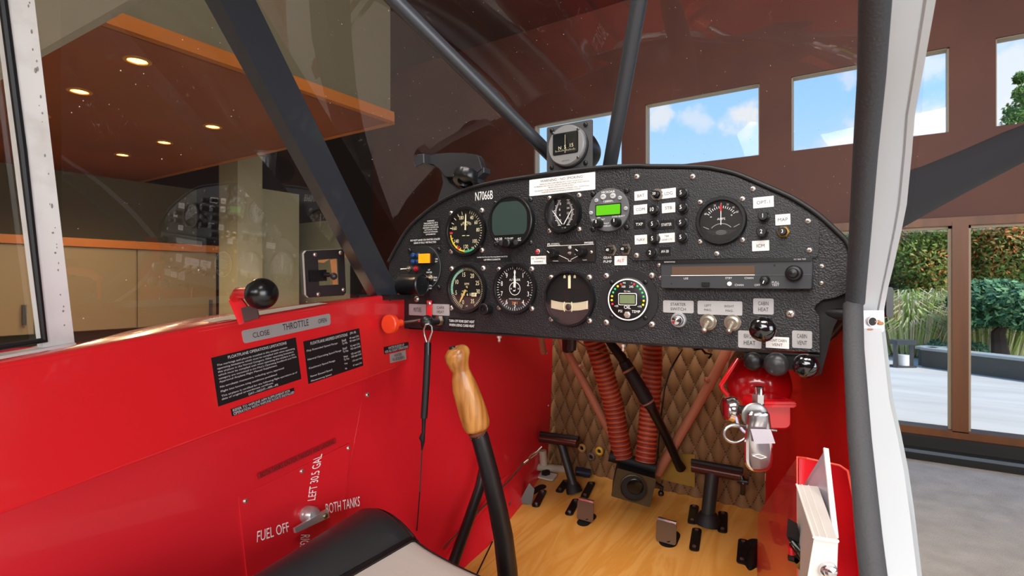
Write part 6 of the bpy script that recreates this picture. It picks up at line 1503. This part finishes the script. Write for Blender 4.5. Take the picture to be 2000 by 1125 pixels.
# ---- fire extinguisher under the right end of the panel
EX = mat('extinguisher_red', 'b40d14', .18, coat=.6)
t = thing('fire_extinguisher', aD(1485, 790, .64), 'small red fire extinguisher with chrome lever, gauge and pull pin under the panel', 'fire extinguisher')
c0_ = aD(1482, 762, .68); axx = (aD(1478, 690, .90) - c0_).normalized(); M_ = frame(c0_, HX, -axx)
R = .040; m = MB(); m.lathe([(0, .012), (R * .3, .012), (R * .55, .008), (R * .85, -.004), (R, -.022), (R, -.17), (R * .7, -.19), (0, -.195)], M_, 0, 44); m.build('cylinder', EX, t)
m = MB(); M2 = M_
for i in range(24):
    pass
vv = []
for i in range(21):
    a = math.radians(95 + 130 * i / 20); vv.append([M_ @ Vector((R * 1.012 * math.cos(a), R * 1.012 * math.sin(a), z_)) for z_ in (-.03, -.11)])
m.grid(vv); m.build('paper_label', mat('tan_label', '8f5a44', .5, var=(160, '3a1812', .45, .55)), t)
MB_ = frame(aD(1498, 804, .64), HX, (SN, -CS, 0)); kk = .64 / F; m = MB(); m.rbox((0, 0, 0), (72 * kk, 58 * kk, .035), .008, MB_, 0, 6, .004); m.rbox((4 * kk, 22 * kk, .003), (74 * kk, 12 * kk, .04), .004, MB_, 0, 5, .002); m.build('mounting_bracket', mat('bracket_red', 'c4101a', .25, coat=.4), t)
m = MB(); m.tube([aD(1441, 700, .66), aD(1408, 752, .66), aD(1412, 762, .66), aD(1421, 772, .66)], .003, 0, 10); m.build('wire_clip', EX, t)
M_ = frame(aD(1426, 799, .61), (0, 0, 1), -HX); m = MB(); m.lathe([(.014, -.006), (.0145, -.004), (.0145, .0), (.0132, .002), (.0132, .006), (.010, .0075), (0, .0075)], M_, 0, 32); m.build('pressure_gauge', CHR, t)
m = MB(); m.tube([aD(1434, 800, .61), aD(1462, 800, .615)], .005, 0, 12); m.build('gauge_stem', mat('stem_dark', '3c3a34', .4, .6), t)
def cap_poly(w, h, r_bot, n=12):
    pts = [(w / 2, h / 2), (-w / 2, h / 2)]
    for i in range(n + 1): a = PI + PI * i / n; pts.append((w / 2 * math.cos(a), -h / 2 + w / 2 + w / 2 * math.sin(a)))
    return pts
M_ = frame(aD(1481, 865, .575), HX, (SN, -CS, 0)); kx = .575 / F
m = MB()
rows = []
for j in range(31):
    v = (1 - math.cos(PI * j / 30)) / 2; y = (62 - 118 * v) * kx; hw = 27 * kx * (1 if v < .77 else max(0, 1 - ((v - .77) / .2301) ** 2.5) ** .4) * (1 if v > .45 else .76 + .24 * (v / .45) ** 1.5) * (1 if v > .04 else .8 + 5 * v); r = []
    for i in range(13): a = PI * i / 12; r.append(M_ @ Vector((-hw * math.cos(a), y, .005 * max(0, math.sin(a)) ** .4 * min(1, hw / (22 * kx)))))
    rows.append(r)
m.grid(rows); m.build('lever', mat('lever_chrome', 'd2cfd2', .16, 1.0), t)
m = MB(); m.lathe([(.0058, -.01), (.0058, .006), (.0052, .007), (.0052, .02), (.004, .02), (.004, .012)], frame(aD(1482, 790, .60), HX, (0, 0, 1)), 0, 24, True, False); m.build('valve_outlet', CHR, t)
m = MB(); m.lathe([(.0068, 0), (.0068, .010)], frame(aD(1481, 787, .60), HX, (0, 0, 1)), 0, 6, False); m.build('hex_fitting', STL, t)
m = MB(); m.sphere((0, 50 * kx, -.008), 27 * kx, 0, 20, 12, M_, (1, .95, .16)); m.build('valve_flange', mat('flange_steel', '8f8d8c', .35, .8), t)
m = MB(); cx_, cy_ = 1436, 847; pts = [aD(cx_ + 22 * math.cos(a), cy_ + 17 * math.sin(a), .585) for a in [2 * PI * i / 28 for i in range(29)]]; m.tube(pts, .0019, 0, 10); m.tube([aD(1425, 832, .585), aD(1470, 834, .585), aD(1516, 841, .587)], .0017, 0, 10); m.build('pull_pin', STL, t)
m = MB(); m.tube([aD(1437, 812, .60), aD(1441, 828, .59), aD(1452, 842, .58), aD(1466, 851, .575)], .0016, 0, 8); m.build('tie', mat('nylon_tie', 'a9a3c0', .4), t)
m = MB(); q = [aD(*k, .565) for k in ((1466, 838), (1505, 839), (1514, 866), (1474, 867))]; m.add(q, [(0, 1, 2, 3)]); m.add([p + Vector((0, .001, 0)) for p in q], [(3, 2, 1, 0)]); m.build('seal_tag', mat('tag_plastic', 'b9b3bd', .35), t)
m = MB()
for k in ((1470, 890, 1482, 887), (1482, 887, 1497, 893), (1497, 893, 1486, 896), (1486, 896, 1470, 890)): m.tube([aD(k[0], k[1], .5685), aD(k[2], k[3], .5685)], .0004, 0, 6)
m.build('engraved_mark', WHT, t)

# ---- document pocket, binder, card at the lower right
t = thing('document_pocket', aD(1560, 1010, .5), 'red sheet metal document pocket on the lower right side wall', 'pocket')
m = MB(); A, B, C_, E_ = aD(1557, 893, .56), aD(1557, 1200, .50), aD(1478, 1200, .80), aD(1480, 1004, .86)
pts = [A, E_, C_, B]; m.add(pts, [(0, 1, 2, 3)]); off_ = Vector((.0015, .001, 0)); m.add([p + off_ for p in pts], [(3, 2, 1, 0)]); m.build('inboard_sheet', REDD, t)
m = MB(); pts = [aD(1557, 893, .56), aD(1575, 895, .57), aD(1640, 909, .55), aD(1656, 920, .54), aD(1672, 1000, .50), aD(1690, 1200, .42)]; m.tube(pts, .0011, 0, 8); m.tube([aD(1557, 893, .56), aD(1557.5, 1000, .53), aD(1558, 1200, .50)], .0008, 0, 8); m.build('rolled_lip', mat('lip_red', 'e0503c', .4), t)
m = MB(); pts = [aD(1557, 893, .56), aD(1575, 895, .60), aD(1650, 912, .62), aD(1690, 1000, .60), aD(1715, 1200, .56), aD(1557, 1200, .58)]; m.add(pts, [tuple(range(6))]); m.build('back_sheet', REDD, t)
t = thing('binder', aD(1600, 1050, .46), 'thick white bound book standing in the red document pocket', 'book')
BW = mat('binder_white', 'd9d3cf', .5)
tl_, tr_, fr_, fl_2 = aD(1556, 946, .53), aD(1598, 950, .53), aD(1637, 1057, .40), aD(1590, 1050, .40)
bl2, br2, br3, bl3 = aD(1556, 1180, .56), aD(1598, 1180, .56), aD(1632, 1180, .415), aD(1568, 1180, .415)
m = MB(); m.add([tl_, tr_, fr_, fl_2, bl2, br2, br3, bl3], [(0, 1, 2, 3), (3, 2, 6, 7), (0, 3, 7, 4), (1, 5, 6, 2), (0, 4, 5, 1)]); m.build('pages', BW, t)
m = MB(); 
for u in (.25, .55): a_ = tl_.lerp(tr_, u); b_ = fl_2.lerp(fr_, u); m.tube([a_ + Vector((0, 0, .0003)), b_ + Vector((0, 0, .0003))], .0005, 0, 6)
m.tube([fl_2, fr_], .0012, 0, 8); m.tube([tl_, fl_2], .0010, 0, 8); m.build('cover_edge', mat('binder_edge', 'efeae4', .5), t)
t = thing('document_card', aD(1610, 980, .5), 'white plastic sleeve of papers standing up in the pocket behind the bound book', 'paper')
m = MB(); q = [aD(1612, 877, .52), aD(1571, 945, .56), aD(1571, 1120, .58), aD(1634, 1120, .46)]; m.add(q, [(0, 1, 2, 3)]); m.add([p + Vector((.001, .001, 0)) for p in q], [(3, 2, 1, 0)]); m.build('sheet', mat('sleeve_white', 'b5adb9', .25), t)
m = MB(); m.beam(aD(1613, 876, .51), aD(1632, 1050, .455), HX, .0042, .002); m.build('sleeve_edge', mat('edge_white', 'e2dede', .4), t)
t = thing('pocket_clip', aD(1548, 1050, .48), 'black spring clip with a red tip hooked on the pocket edge', 'clip')
m = MB(); q = [(1539, 1012), (1553, 1020), (1557, 1022), (1566, 1060), (1560, 1075), (1548, 1070), (1536, 1046)]; f_ = [aD(*k, .47) for k in q]; bk_ = [aD(*k, .49) for k in q]; m.add(f_, [tuple(range(7))]); m.add(bk_, [tuple(range(6, -1, -1))])
for i in range(7): j = (i + 1) % 7; m.add([f_[i], bk_[i], bk_[j], f_[j]], [(0, 1, 2, 3)])
m.tube([aD(1550, 1064, .47), aD(1562, 1078, .46), aD(1572, 1095, .46), aD(1564, 1105, .47)], .0042, 0, 10); m.tube([aD(1543, 1088, .475), aD(1556, 1092, .47)], .004, 0, 10); m.build('jaws', GLB, t)
m = MB(); m.tube([aD(1545, 1068, .468), aD(1546, 1082, .468)], .003, 0, 10); m.build('tip', EX, t)
t = thing('snap_stud', aD(1617, 1110, .41), 'chrome round snap stud at the foot of the white bound book', 'stud'); M_ = frame(aD(1617, 1112, .405), HX, (SN, -CS, .1)); m = MB(); m.lathe([(.0065, -.003), (.0065, .001), (.0052, .003), (.0045, .0032), (.0035, .006), (0, .0068)], M_, 0, 28); m.build('stud_head', CHR, t)
# black plug with cable on the floor right
t = thing('plug_fitting', fl(1470, 1080), 'black plug fitting lying in the floor slot at the lower right', 'plug'); m = MB(); m.tube([aD(1475, 1068, .93), aD(1470, 1090, .90), aD(1466, 1108, .88), aD(1464, 1118, .87)], [.006, .011, .009, .004], 0, 14); m.build('plug_body', BLK, t)
m = MB(); m.tube([aD(1464, 1116, .87), aD(1462, 1170, .84)], .0025, 0, 8); m.build('lead', BLK, t)
